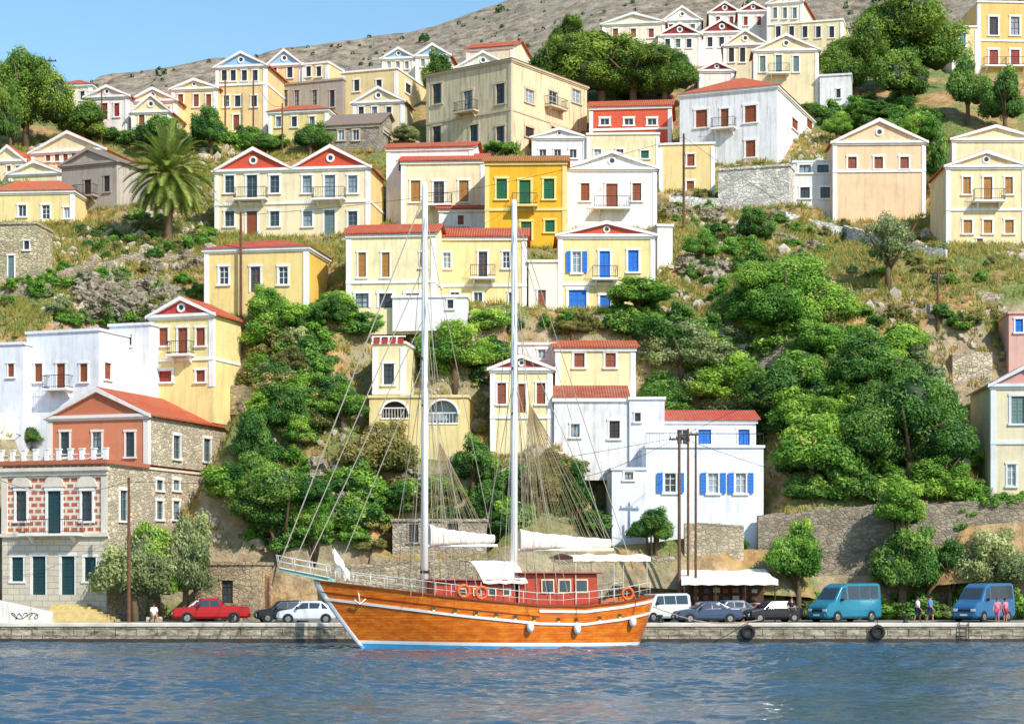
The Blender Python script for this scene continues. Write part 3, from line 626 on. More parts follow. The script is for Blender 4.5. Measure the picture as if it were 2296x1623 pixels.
def terr_mat():
    m,nt,b=newmat('dry_rocky_hillside'); v=coords(nt)
    n=noiz(nt,v,.12,6,.65); n2=noiz(nt,v,.9,6,.7); n3=noiz(nt,v,4,4,.7)
    a=ramp(nt,n2,[(.3,L('#7a5c38')),(.5,L('#b08a58')),(.7,L('#d0ae7c'))])
    g=ramp(nt,n3,[(.35,L('#4a5c2a')),(.65,L('#88924a'))])
    a=mixc(nt,ramp(nt,n,[(.44,(0,0,0)),(.56,(1,1,1))]),a,g)
    a=mixc(nt,ramp(nt,n3,[(.58,(0,0,0)),(.68,(.5,.5,.5))]),a,L('#b9ad98'))
    rk=ramp(nt,n2,[(.3,L('#80725c')),(.7,L('#c4b498'))])
    ge=nt.nodes.new('ShaderNodeNewGeometry'); s=nt.nodes.new('ShaderNodeSeparateXYZ'); nt.links.new(ge.outputs['Normal'],s.inputs[0])
    a=mixc(nt,ramp(nt,s.outputs[2],[(.4,(.75,.75,.75)),(.58,(0,0,0))]),a,rk)
    nt.links.new(a,b.inputs['Base Color']); b.inputs['Roughness'].default_value=1
    bump(nt,b,n2,1,.4); return m
xs=np.arange(-125,125.1,.8); ys=np.concatenate([np.arange(133.5,180,.6),np.arange(180,330,1.1)])
V=[]
for y in ys:
    for x in xs: V.append((float(x),float(y),Tc(float(x),float(y))))
def gridf(nx,ny): i=np.arange(nx*ny).reshape(ny,nx); return np.stack([i[:-1,:-1],i[:-1,1:],i[1:,1:],i[1:,:-1]],-1).reshape(-1,4)
me=fastmesh('hillside',V,gridf(len(xs),len(ys))); me.materials.append(terr_mat()); me.polygons.foreach_set('use_smooth',[True]*len(me.polygons))
o=bpy.data.objects.new('hillside',me); COL.objects.link(o); struct(o)
FX=[-500,-200,-145,-127,-76,-50,-30,-14,7,49,120,250,500]; FZ=[110,138,150,161,168,172,174.5,180,187,200,225,250,260]
def TF(x,y):
    s=float(np.interp(x,FX,FZ)); t=min(1,max(0,(y-320)/280)); z=48+(s-48)*t**1.25
    if y>600: z-=(y-600)*.4
    z+=noise.noise(Vector((x*.015,y*.015,3)))*5*t*(1 if y<560 else .4)+noise.noise(Vector((x*.08,y*.08,3)))*1.2+noise.noise(Vector((x*.25,y*.25,7)))*.5
    return z
def far_mat():
    m,nt,b=newmat('barren_far_hillside'); v=coords(nt)
    n=noiz(nt,v,.25,8,.75); n2=noiz(nt,coords(nt,(.3,1,1)),.09,4,.6)
    a=ramp(nt,n,[(.38,L('#6a5f4c')),(.5,L('#a0907a')),(.62,L('#c6b49c'))])
    a=mixc(nt,ramp(nt,n2,[(.4,(0,0,0)),(.7,(.6,.6,.6))]),a,L('#8c8676'))
    nt.links.new(a,b.inputs['Base Color']); b.inputs['Roughness'].default_value=1; bump(nt,b,n,1,1.6); return m
xs=np.arange(-400,401,4.); ys=np.arange(318,720,4.); V=[]
for y in ys:
    for x in xs: V.append((float(x),float(y),TF(float(x),float(y))))
me=fastmesh('far_hill',V,gridf(len(xs),len(ys))); me.materials.append(far_mat()); me.polygons.foreach_set('use_smooth',[True]*len(me.polygons))
o=bpy.data.objects.new('far_hill',me); COL.objects.link(o); struct(o)
# ---------------------------------------------------------------- vegetation
def leafmesh(name,nc,nl,leaf,seed,rad=(.4,.72),cr=(.22,.38),core=.6):
    g=np.random.default_rng(seed); C=[]
    for i in range(nc):
        d=g.normal(size=3); d/=np.linalg.norm(d); 
        if d[2]<-.5: d[2]*=.4
        C.append((d*g.uniform(*rad)*(g.random()**.3),g.uniform(*cr),g.random()))
    per=nl//nc; cen=np.repeat(np.array([c[0] for c in C]),per,0); r=np.repeat([c[1] for c in C],per); sh=np.repeat([c[2] for c in C],per)
    n=len(r); d=g.normal(size=(n,3)); d/=np.linalg.norm(d,axis=1)[:,None]
    p=cen+d*(r*(.5+.6*g.random(n)**1.3))[:,None]*np.array([1,1,.8])
    nn=d+g.normal(size=(n,3))*.5; nn[:,2]+=.4; nn/=np.linalg.norm(nn,axis=1)[:,None]
    t=np.cross(nn,g.normal(size=(n,3))); t/=np.linalg.norm(t,axis=1)[:,None]; b=np.cross(nn,t)
    s=leaf*(.5+.9*g.random(n))[:,None]
    vv=np.stack([p-t*s,p-b*s*.5,p+t*s,p+b*s*.5],1).reshape(-1,3)
    fs=np.arange(n*4).reshape(-1,4)
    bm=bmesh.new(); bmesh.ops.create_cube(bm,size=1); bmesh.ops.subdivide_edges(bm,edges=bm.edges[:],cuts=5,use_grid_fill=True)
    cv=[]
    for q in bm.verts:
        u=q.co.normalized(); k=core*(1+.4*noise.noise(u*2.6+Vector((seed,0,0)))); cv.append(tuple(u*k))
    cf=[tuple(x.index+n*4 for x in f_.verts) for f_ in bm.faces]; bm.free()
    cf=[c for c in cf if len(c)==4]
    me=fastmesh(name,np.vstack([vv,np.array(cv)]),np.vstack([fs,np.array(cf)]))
    at=me.attributes.new('shade','FLOAT','FACE'); lit=np.clip(.4*sh+.3*g.random(n)+.35*(p[:,2]*.5+.55),0,1)  # light and shade put into the colour: leaves paler upward, inner core darkest
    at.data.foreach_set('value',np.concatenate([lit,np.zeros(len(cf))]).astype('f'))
    me.materials.append(FOL['broad']); return me
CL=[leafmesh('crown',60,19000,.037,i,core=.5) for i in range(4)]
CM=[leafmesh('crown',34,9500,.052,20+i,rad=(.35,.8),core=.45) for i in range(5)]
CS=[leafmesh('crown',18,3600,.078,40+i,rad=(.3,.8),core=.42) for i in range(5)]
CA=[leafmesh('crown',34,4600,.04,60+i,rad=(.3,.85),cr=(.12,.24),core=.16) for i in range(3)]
def crownobj(me,name,kind,loc,sc3,parent=None,rz=None):
    o=bpy.data.objects.new(name,me); COL.objects.link(o); o.location=loc; o.scale=sc3; o.rotation_euler=(0,0,R.random()*6.28 if rz is None else rz)
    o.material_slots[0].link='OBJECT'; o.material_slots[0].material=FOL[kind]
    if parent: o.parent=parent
    return o
KL={'pine':'dark green pine with dense rounded crown','broad':'leafy green broadleaf tree','dark':'dark green dense tree','olive':'silvery green olive tree','dry':'dry olive coloured scrubby tree'}
def tree(x0,x1,y0,y1,yb,kind='broad',D=None,lab=None,airy=False):
    cx=(x0+x1)/2; D=D or hitc(cx,min(yb,y1+12)); P=W3(cx,yb,D); P.z=min(Tc(P.x,P.y),P.z+2) if D>136 else 1.1
    rx=(x1-x0)/2*D/F*1.1; zt=CH+(HY-y0)*D/F; zb=CH+(HY-y1)*D/F
    if kind!='pine' and D>136: zb=min(zb,P.z+.8)
    rz=max(.8,(zt-zb)/2*1.08); cz=(zt+zb)/2-P.z
    nm='pine_tree' if kind=='pine' else 'olive_tree' if kind=='olive' else 'tree'
    r=root(nm,(lab or KL[kind])+(' on hillside' if D>136 else ' beside the quay'),'tree',P)
    mb=MB(); tr=.08+rx*.045; pts=[(0,0,-1),(R.uniform(-.2,.2),0,cz*.4),(R.uniform(-.4,.4),.1,cz)]; mb.tube(pts,[tr*1.3,tr,tr*.5],8)
    for i in range(6):
        an=i*1.05+R.random(); mb.tube([(0,0,max(.2,cz*.45)),(math.cos(an)*rx*.3,math.sin(an)*rx*.3,cz-rz*.1),(math.cos(an)*rx*.6,math.sin(an)*rx*.6,cz+rz*R.uniform(0,.5))],[tr*.55,tr*.35,tr*.1],5)
    mb.obj('trunk',BARK,r,smooth=True)
    if airy: crownobj(R.choice(CA),'crown',kind,(0,0,cz),(rx,rx*.9,rz),r); return r
    if rx>4.5: parts=((-.5,-.15,.55),(.5,-.22,.56),(0,.22,.68),(-.12,-.3,.62),(.28,.22,.52),(-.35,.3,.42)); pool=CL
    elif rx>1.7: parts=((-.3,-.12,.68),(.32,-.2,.64),(.05,.25,.72)); pool=CM
    else: parts=((0,0,1.),(R.uniform(-.3,.3),-.25,.8)); pool=CS
    g_=1.15 if kind=='pine' else 1.
    for (dx,dz,s) in parts:
        dx+=R.uniform(-.1,.1); crownobj(R.choice(pool),'crown',kind,(dx*rx,R.uniform(-.25,.25)*rx,cz+dz*rz),(g_*s*rx*R.uniform(.9,1.1),s*rx*.85,g_*s*rz*R.uniform(1.,1.2)),r)
    return r
SHL={'pine':'dense dark green shrub on slope','broad':'bright green leafy shrub on slope','dark':'dark green shrub on rocky slope','olive':'grey green shrub on slope','dry':'dry yellowish scrub bush on slope'}
SHR=[]
def shrub(px,py,s,kind,D=None,z=None):
    D=D or hitc(px,py); x=(px-CX)*D/F
    if z is None and inside(x,D,.2+s*.35): return
    if z is None: z=(Tc(x,D) if D>135 else 1.1)+s*.3
    SHR.append((s/D,R.randrange(5),s<1.9,kind,(x,D,z),(s*R.uniform(.85,1.35),s,s*R.uniform(.65,1.)),R.random()*6.28))
def area(cx,cy,rx,ry,n,kinds,s0=1.,s1=2.):
    for _ in range(n):
        t=R.random()*6.283; q=math.sqrt(R.random())
        shrub(cx+rx*q*math.cos(t),cy+ry*q*math.sin(t),R.uniform(s0,s1),R.choice(kinds))
for a in [(-50,165,95,320,345,'pine'),(-20,60,180,345,350,'pine'),(120,255,228,325,335,'pine'),(285,440,250,345,352,'dark'),(425,520,228,345,350,'dark'),(540,640,300,345,348,'dark'),(640,752,265,345,348,'dark'),
 (935,1030,115,228,240,'pine'),(872,948,275,322,326,'olive'),(1165,1330,80,215,235,'pine'),(1225,1325,25,120,240,'pine'),(1220,1480,60,225,240,'pine'),(1400,1575,90,228,240,'pine'),(1300,1540,85,228,245,'pine'),
 (1835,2010,60,215,235,'pine'),(1900,2148,-30,190,230,'pine'),(1960,2100,100,240,250,'pine'),(2110,2230,115,270,290,'dark'),(2190,2320,140,295,305,'dark'),(1835,1920,245,320,325,'broad'),(1900,2010,225,275,290,'dark'),(2000,2130,230,345,360,'broad'),(2080,2140,270,420,440,'dark'),
 (1595,1925,555,765,780,'broad'),(1425,1640,705,855,870,'olive'),(1520,1720,790,930,950,'broad'),(1650,1850,790,960,990,'dark'),(1840,2070,730,900,960,'dark'),(1700,1950,900,1100,1130,'broad'),(1880,2200,800,1100,1130,'dark'),(2020,2200,990,1105,1130,'broad'),(1525,1620,505,590,595,'broad'),(1635,1750,455,555,560,'dark'),(1335,1525,612,700,715,'broad'),
 (545,665,635,740,748,'broad'),(690,790,655,740,748,'dark'),(795,905,700,760,765,'broad'),(930,1112,700,855,875,'broad'),(1100,1190,700,745,750,'dark'),(1240,1335,705,755,760,'dry'),
 (585,720,860,985,1000,'dark'),(605,705,765,850,870,'dry'),(700,835,850,955,975,'broad'),(505,620,900,1060,1080,'dark'),(620,720,920,1010,1030,'broad'),(745,945,930,1090,1110,'dry'),(495,770,1030,1210,1225,'dark'),(495,640,1000,1120,1150,'dark'),(640,770,1090,1225,1235,'broad'),(1000,1130,965,1110,1140,'dark'),(1245,1350,915,1030,1045,'dry'),(1250,1335,1035,1155,1175,'dark'),(800,960,1075,1170,1190,'dark'),(1150,1260,1020,1140,1170,'dry'),(1035,1160,1060,1200,1215,'dark'),
 (1405,1520,1130,1230,1240,'dark'),(1335,1380,980,1080,1100,'dark'),(10,105,950,1000,1010,'dark')]:
    tree(*a)
tree(1905,2085,450,640,690,'olive',airy=True,lab='thin airy grey green tree')
tree(208,400,1160,1385,1390,'olive',D=128.5,lab='bushy light green tamarisk tree'); tree(330,500,1130,1375,1390,'olive',D=129.3,lab='bushy light green tamarisk tree'); tree(265,440,1145,1380,1390,'broad',D=130,lab='bushy bright green tamarisk tree')
tree(1715,1862,1145,1340,1390,'broad',D=133.6); tree(1935,2100,1065,1200,1390,'broad',D=134.2); tree(1915,2130,1160,1360,1390,'dark',D=134.3); tree(2110,2320,1170,1350,1390,'olive',D=134.3); tree(2060,2200,1190,1350,1390,'dark',D=134.6)
area(640,900,110,120,30,['dark','broad','dry'],1.2,2.4); area(650,1120,160,100,36,['dark','broad'],1.2,2.4); area(880,1120,120,100,30,['dark','dry','broad'],1,2); area(1080,1110,120,100,28,['dark','dry','broad'],1,2)
area(720,720,120,45,20,['broad','dry','dark']); area(230,670,230,70,70,['dry','broad','olive','broad'],.5,1.3); area(650,810,90,60,22,['dry','olive','broad'],1,2); area(1050,800,90,70,14,['broad','dark'],1.2,2.2)
area(1800,900,340,150,80,['dark','broad','broad','olive'],1.2,2.4); area(2000,1050,230,70,34,['dark','broad'],1.4,2.4); area(2080,600,190,60,34,['dry','dry','olive','broad'],.4,.9); area(2000,725,250,30,22,['broad','dark','dry'],.8,1.5)
area(1700,760,160,50,20,['dark','olive','broad'],1.2,2.2); area(1560,800,100,90,18,['dark','olive'],1.2,2.2)
area(1640,600,110,90,36,['dry','broad','dark'],.6,1.6); area(2060,340,90,90,24,['broad','dark'],1.2,2.2); area(1950,260,150,40,24,['dark','broad'],1.2,2.2); area(1780,540,150,60,26,['dry','broad','olive'],.4,1.)
area(420,330,220,22,24,['dark','broad'],1,1.9); area(1100,340,130,14,10,['dark','broad'],.8,1.4); area(320,540,150,50,40,['dry','broad','dark'],.6,1.3); area(1420,1180,100,50,18,['dark','broad'],1,1.8)
area(1310,1090,90,80,26,['dark','broad','dry'],1,1.9); area(2000,1110,280,14,28,['dark','broad'],1.2,1.9); area(1440,720,110,30,12,['broad','dark'],1,1.8); area(800,1210,300,25,28,['dry','dark','broad'],.6,1.5)
area(930,722,150,14,22,['broad','dark'],.8,1.5); area(1290,735,90,20,12,['broad','dry'],.6,1.2); area(1540,470,70,40,14,['dry','broad'],.5,1.1)
for i in range(10): shrub(2130+i*18,1122,1.1,'broad',D=136.5)
for i in range(60): 
    D=R.uniform(134.3,135.1); s=R.uniform(.8,1.9); shrub(R.uniform(1680,2296),0,s,R.choice(['dark','broad','olive','broad']),D=D,z=1.1+s*.5)
for (px,py,D) in ((640,1340,130),(590,1330,131),(900,1290,132.5),(1000,1290,132.5),(850,1250,133),(1240,1240,133),(1350,1250,133),(1450,1260,133),(1600,1130,136),(1570,1135,136),(1650,1150,136)):
    shrub(px,py,R.uniform(.8,1.3),R.choice(['dry','broad','dark']),D=D)
SHR.sort(key=lambda a:-a[0])
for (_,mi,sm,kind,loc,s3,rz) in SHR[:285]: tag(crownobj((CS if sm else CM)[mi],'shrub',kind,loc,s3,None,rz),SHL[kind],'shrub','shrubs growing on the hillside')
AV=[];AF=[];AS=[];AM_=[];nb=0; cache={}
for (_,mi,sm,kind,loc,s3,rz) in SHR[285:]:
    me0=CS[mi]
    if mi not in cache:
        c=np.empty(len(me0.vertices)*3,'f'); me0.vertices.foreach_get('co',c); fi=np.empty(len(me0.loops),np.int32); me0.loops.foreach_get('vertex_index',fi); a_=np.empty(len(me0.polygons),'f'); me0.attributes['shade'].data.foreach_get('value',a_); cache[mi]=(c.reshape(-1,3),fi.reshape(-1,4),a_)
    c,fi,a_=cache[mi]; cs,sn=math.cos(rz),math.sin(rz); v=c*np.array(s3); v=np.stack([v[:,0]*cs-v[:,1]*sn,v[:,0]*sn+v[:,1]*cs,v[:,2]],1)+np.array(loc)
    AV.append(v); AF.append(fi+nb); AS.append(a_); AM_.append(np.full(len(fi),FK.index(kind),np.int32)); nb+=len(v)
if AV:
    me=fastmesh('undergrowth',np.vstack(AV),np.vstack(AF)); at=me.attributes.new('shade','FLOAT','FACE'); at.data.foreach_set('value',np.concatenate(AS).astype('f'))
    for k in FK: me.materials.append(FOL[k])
    me.polygons.foreach_set('material_index',np.concatenate(AM_)); o=bpy.data.objects.new('undergrowth',me); COL.objects.link(o); o['kind']='stuff'; o['label']='low mixed green undergrowth covering the hillside'
# palm
def palm():
    D=hitc(378,538); P=W3(378,538,D); P.z=Tc(P.x,P.y); r=root('palm_tree','date palm with arching fronds beside stone house','palm tree',P)
    ht=CH+(HY-392)*D/F-P.z; mb=MB()
    pts=[];rr=[]
    for i in range(18): pts.append((0,0,-.5+(ht+.5)*i/17)); rr.append(.34+(.05 if i%2 else 0)+(.14 if i>13 else 0))
    mb.tube(pts,rr,10); mb.obj('trunk',BARK,r,smooth=True)
    me_v=[];me_f=[];sh=[];g=np.random.default_rng(5); NF=104
    for k in range(NF):
        az=k*2.39996; el=math.radians(-48+135*(k/(NF-1))**.95); Lf=g.uniform(4.1,4.8); p=Vector((0,0,ht)); d=Vector((math.cos(az)*math.cos(el),math.sin(az)*math.cos(el),math.sin(el)))
        st=Lf/14; ks=g.random()
        for i in range(14):
            side=d.cross(Vector((0,0,1))).normalized(); upv=side.cross(d); ll=.66*math.sin(math.pi*min(1,(i+1.5)/15.5))+.14
            if i>1:
                for sub in (0,.5):
                    pp=p+d*st*sub
                    for sg in (-1,1):
                        tip=pp+side*sg*ll*.8+d*ll*.75+upv*(.15*ll); b=len(me_v)
                        me_v+=[tuple(pp-d*.09),tuple(pp+d*.09),tuple(tip)]; me_f.append((b,b+1,b+2)); sh.append(min(1,ks*.6+.4*g.random()))
            q=p+d*st; b=len(me_v); me_v+=[tuple(p-side*.05),tuple(p+side*.05),tuple(q+side*.05),tuple(q-side*.05)]; me_f.append((b,b+1,b+2,b+3)); sh.append(.9)
            p=q; d=(d+Vector((0,0,-.05-.008*i))).normalized()
    me=bpy.data.meshes.new('crown'); me.from_pydata(me_v,[],me_f); at=me.attributes.new('shade','FLOAT','FACE'); at.data.foreach_set('value',np.array(sh,'f'))
    me.materials.append(foliage('palm_fronds','#33481f','#5f7a32','#9cab5a')); o=bpy.data.objects.new('crown',me); COL.objects.link(o); o.parent=r
    mb=MB()
    for i in range(16): a=i*.39; mb.ball((math.cos(a)*.7,math.sin(a)*.7,ht-.1-.4*R.random()),(.25,.25,.3),0,6)
    mb.obj('fruit_cluster',simple('orange_dates','#d0922e',.7),r)
palm()
# scrub and rocks scattered
def scatter(name,n,kind):
    g=np.random.default_rng(3 if kind=='r' else 4); VV=[];FF=[];SHD=[]; c=0
    ico=bmesh.new(); bmesh.ops.create_icosphere(ico,subdivisions=1,radius=1); iv=np.array([tuple(v.co) for v in ico.verts]); jf=[tuple(v.index for v in f.verts) for f in ico.faces]
    while c<n:
        y=g.uniform(136.5,200); x=g.uniform(-.28,.28)*y
        if inside(x,y,.2): continue
        z=Tc(x,y)
        if kind=='r':
            if noise.noise(Vector((x*.08,y*.08,2)))<.08: c+=.2; continue
            s=g.uniform(.1,.36)*(2. if g.random()<.1 else 1); v=iv*(s*g.uniform(.6,1.2,3))*(1+g.uniform(-.3,.3,(len(iv),1)))+np.array([x,y,z]); b=len(VV); VV+=v.tolist(); FF+=[tuple(b+i for i in f) for f in jf]; SHD+=[g.random()]*len(jf)
        else:
            sh=g.random(); R0=g.uniform(.15,.5)
            for k in range(14):
                a=g.random()*6.283; p=Vector((x+g.normal()*R0*.5,y+g.normal()*R0*.5,z-.05)); w=.05; t=p+Vector((math.cos(a)*R0*.7,math.sin(a)*R0*.7,R0*g.uniform(.6,1.5))); b=len(VV)
                VV+=[tuple(p+Vector((w,0,0))),tuple(p-Vector((w,0,0))),tuple(t)]; FF.append((b,b+1,b+2)); SHD.append(min(1,sh*.7+.3*g.random()))
        c+=1
    me=bpy.data.meshes.new(name); me.from_pydata(VV,[],FF); at=me.attributes.new('shade','FLOAT','FACE'); at.data.foreach_set('value',np.array(SHD,'f'))
    me.materials.append(simple('limestone_rock','#b8ab98',.95,var=.3,bp=.5) if kind=='r' else foliage('dry_grass','#48602a','#7f8a40','#b09850'))
    o=bpy.data.objects.new(name,me); COL.objects.link(o); o['kind']='stuff'; o['label']='loose grey limestone rocks over the slope' if kind=='r' else 'dry grass tufts covering the slope'
scatter('loose_rocks',4200,'r'); scatter('dry_grass',18000,'g')
def rkm():
    m,nt,b=newmat('craggy_limestone'); v=coords(nt); n=noiz(nt,v,1.6,8,.75); nt.links.new(ramp(nt,n,[(.35,L('#5c5444')),(.5,L('#a3977f')),(.66,L('#d2c6b0'))]),b.inputs['Base Color']); b.inputs['Roughness'].default_value=1; bump(nt,b,n,1,.4); return m
RK=rkm()
def rock(px,py,s,D=None):
    D=D or hitc(px,py); P=W3(px,py,D); 
    if inside(P.x,P.y,.3): return
    bm=bmesh.new(); bmesh.ops.create_icosphere(bm,subdivisions=4,radius=1)
    k=R.random()*99
    for v in bm.verts:
        n=v.co.normalized(); v.co=n*(.8+.5*noise.noise(n*1.8+Vector((k,0,0)))+.5*abs(noise.noise(n*3.2+Vector((k,0,0))))-.45*abs(noise.noise(n*6+Vector((k,3,0))))+.15*noise.noise(n*14)); v.co.x*=s*1.2; v.co.y*=s; v.co.z*=s*.85
    me=bpy.data.meshes.new('rock_outcrop'); bm.to_mesh(me); bm.free(); me.materials.append(RK); o=bpy.data.objects.new('rock_outcrop',me); COL.objects.link(o); o.location=(P.x,P.y,Tc(P.x,P.y)); tag(o,'craggy grey limestone outcrop on the slope','rock','limestone outcrops')
for i in range(40): rock(R.uniform(200,400),R.uniform(640,705),R.uniform(.5,1.3))
for i in range(14): rock(R.uniform(280,460),R.uniform(575,620),R.uniform(.4,.9))
for (a,b_,c,d,n,s) in ((1530,1640,560,620,14,.9),(1690,1850,520,570,6,.7),(680,800,1040,1170,16,1.1),(840,940,1020,1100,10,1.),(1070,1120,780,850,8,.9),(1480,1640,440,510,14,.9),(540,640,900,960,6,.9)):
    for i in range(n): rock(R.uniform(a,b_),R.uniform(c,d),s*R.uniform(.6,1.2))
def farveg():
    g=np.random.default_rng(8); VV=[];FF=[]
    for c in range(1700):
        x=g.uniform(-220,260); y=g.uniform(400,598); 
        if noise.noise(Vector((x*.02,y*.02,8)))+g.uniform(-.25,.25)<-.1: continue
        z=TF(x,y); s=g.uniform(.3,.9)*(2.6 if g.random()<.04 else 1)
        for k in range(26):
            d=g.normal(size=3); d/=np.linalg.norm(d); p=np.array([x,y,z+s*.4])+d*s*.8; t=np.cross(d,g.normal(size=3)); t/=np.linalg.norm(t); b=np.cross(d,t); q=s*.45; bb=len(VV)
            VV+=[(p+t*q).tolist(),(p+b*q).tolist(),(p-t*q-b*q*.5).tolist()]; FF.append((bb,bb+1,bb+2))
    me=bpy.data.meshes.new('distant_scrub'); me.from_pydata(VV,[],FF); at=me.attributes.new('shade','FLOAT','FACE'); at.data.foreach_set('value',np.full(len(FF),.15,'f')); me.materials.append(FOL['dark'])
    o=bpy.data.objects.new('distant_scrub',me); COL.objects.link(o); o['kind']='stuff'; o['label']='scattered dark bushes on barren hill'
farveg()
# ---------------------------------------------------------------- gulet
def wood():
    m,nt,b=newmat('varnished_planking'); v=coords(nt,(.3,1,1)); n=noiz(nt,v,3.5,6,.7)
    a=ramp(nt,n,[(.28,L('#b8520c')),(.5,L('#de7414')),(.7,L('#f0982c'))])
    s=nt.nodes.new('ShaderNodeSeparateXYZ'); nt.links.new(coords(nt),s.inputs[0]); cb=nt.nodes.new('ShaderNodeCombineXYZ'); nt.links.new(s.outputs[0],cb.inputs[0]); nt.links.new(s.outputs[2],cb.inputs[1])
    w=N(nt,'ShaderNodeTexBrick',Scale=1.0); w.inputs['Color1'].default_value=(1,1,1,1); w.inputs['Color2'].default_value=(.8,.75,.7,1); w.inputs['Mortar'].default_value=(.4,.3,.25,1); w.inputs['Brick Width'].default_value=5; w.inputs['Row Height'].default_value=.16; w.inputs['Mortar Size'].default_value=.01; nt.links.new(cb.outputs[0],w.inputs['Vector'])
    a=mixc(nt,.7,a,w.outputs[0],'MULTIPLY')
    nt.links.new(a,b.inputs['Base Color']); b.inputs['Roughness'].default_value=.22; b.inputs['Coat Weight'].default_value=.5; return m
WOOD=wood(); RED=simple('mahogany','#a8371a',.35,var=.3); BW=simple('white_boat_paint','#ecebe6',.35,var=.05); CANV=simple('cream_canvas','#f2ecdc',.85,var=.06,sc_=1,bp=.3)
STEEL=simple('stainless_rail','#d8d8d4',.3); ORNG=simple('orange_life_ring','#e2622a',.5); ROPE=simple('tan_rope','#a8916c',.8)
BL=20.2; BA=math.radians(20)
br=root('sailing_boat','two-masted varnished wooden gulet moored at the quay','sailing boat',(-11.1,108,0),BA)
SZ=lambda t: float(np.interp(t,[0,.08,.15,.35,.6,.75,.88,1],[3.85,3.62,3.42,2.9,2.42,2.36,2.62,3.0]))
HB=lambda t: 2.7*float(np.interp(t,[0,.03,.07,.13,.25,.45,.7,.86,.95,.985,1],[.03,.17,.34,.54,.82,1,1,.95,.85,.72,.5]))
WLF=lambda t: float(np.interp(t,[0,.15,.4,.75,.9,1],[.25,.45,.85,.92,.8,.7]))
def hp(t,z,off=0,sd=-1):
    s=SZ(t); q=max(0,min(1,z/s)); s0=2.8*(1-min(1,max(z,-.4)/3.85))**1.15; s1=BL-.8*(1-min(1,max(z,-.4)/2.95))**1.4 if z<2.95 else BL
    wl=WLF(t); b=HB(t)*(wl+(1-wl)*q**.75)
    return (s0+t*(s1-s0),sd*(b+off),z)
TS=[0,.01,.03,.05,.08,.12,.16,.2,.26,.32,.38,.45,.52,.6,.68,.75,.82,.88,.92,.95,.975,.99,1]
def hullrows(z0f,z1f,n,off=0,sd=-1): return [[hp(t,z0f(t)+(z1f(t)-z0f(t))*j/n,off,sd) for j in range(n+1)] for t in TS]
mb=MB()
bl=lambda t:.08+.26*(1-t)**2; wt=lambda t:.28+.24*(1-t)**2
for sd in (-1,1):
    mb.rows(hullrows(lambda t:-.5,bl,2,0,sd),1)
    mb.rows(hullrows(bl,wt,1,0,sd),2)
    mb.rows(hullrows(wt,lambda t:SZ(t),10,0,sd),0)
for j in range(12):
    za,zb=-.5+j*3.5/12,-.5+(j+1)*3.5/12; a=hp(1,za);b=hp(1,zb); mb.poly([a,b,(b[0],-b[1],b[2]),(a[0],-a[1],a[2])],0 if za>.3 else 1)
o=mb.obj('hull',[WOOD,simple('blue_antifouling','#3a96cc',.5),BW],br,smooth=True)
mb=MB(); rows=[]
for t in TS: a=hp(t,SZ(t)-.6,-.06); rows.append([(a[0],a[1],a[2]),(a[0],-a[1],a[2])])
mb.rows(rows); mb.obj('deck',simple('teak_deck','#a8794a',.6),br)
GW=simple('gunwale_wood','#8a3c18',.35)
def strip(name,z,hh,off,t0,t1,mat):
    for sd in (-1,1):
        mb=MB(); ts=[t for t in TS if t0<=t<=t1]; rows=[]
        for t in ts:
            rows.append([hp(t,SZ(t)+z,.0,sd),hp(t,SZ(t)+z,off,sd),hp(t,SZ(t)+z+hh,off,sd),hp(t,SZ(t)+z+hh,.0 if z<0 else -.12,sd)])
        mb.rows(rows); mb.obj(name,mat,br)
strip('rubbing_strake',-1.08,.15,.07,0,1,BW); strip('gunwale',-.02,.1,.09,0,1,GW); strip('upper_strake',-.36,.16,.05,.6,1,BW); strip('lower_bulwark_line',-.62,.05,.04,0,.66,GW)
mb=MB(); rows=[]
for i in range(15):
    z=-.4+i*4.3/14; a=hp(0,z); x=a[0]; w_=.08; c=hp(.011,min(z,3.85)); rows.append([(c[0],-abs(c[1])-.015,z),(x-.03,-w_,z),(x-.07,0,z),(x-.03,w_,z),(c[0],abs(c[1])+.015,z)])
mb.rows(rows,0,mf=lambda i,j:1 if i<2 else 0); mb.obj('stem',[BW,simple('pale_blue_paint','#7fb4d4',.5)],br,smooth=True)
# bowsprit
mb=MB(); mb.hexa([(-2.0,-.07,4.45),(1.2,-.25,3.68),(1.2,.25,3.68),(-2.0,.07,4.45),(-2.0,-.07,4.58),(1.2,-.25,3.95),(1.2,.25,3.95),(-2.0,.07,4.58)],1)
mb.hexa([(-2.05,-.18,4.58),(.8,-.38,4.02),(.8,.38,4.02),(-2.05,.18,4.58),(-2.05,-.18,4.62),(.8,-.38,4.06),(.8,.38,4.06),(-2.05,.18,4.62)],0)
mb.obj('bowsprit',[BW,simple('teal_paint','#8fc9bd',.4)],br)
mb=MB()
for sd in (-1,1):
    P=[(-2.0,sd*.18,4.6),(-1.1,sd*.27,4.42),(-.1,sd*.35,4.24),(.9,sd*.42,4.05)]
    for p in P: mb.tube([p,(p[0]-.1,p[1],p[2]+.68)],.018,5)
    for q in (.36,.68): mb.tube([(p[0]-.1*q/.68,p[1],p[2]+q) for p in P],.016,5)
mb.tube([(-2.1,-.18,5.28),(-2.2,0,5.3),(-2.1,.18,5.28)],.018,5)
mb.obj('pulpit',STEEL,br,smooth=True)
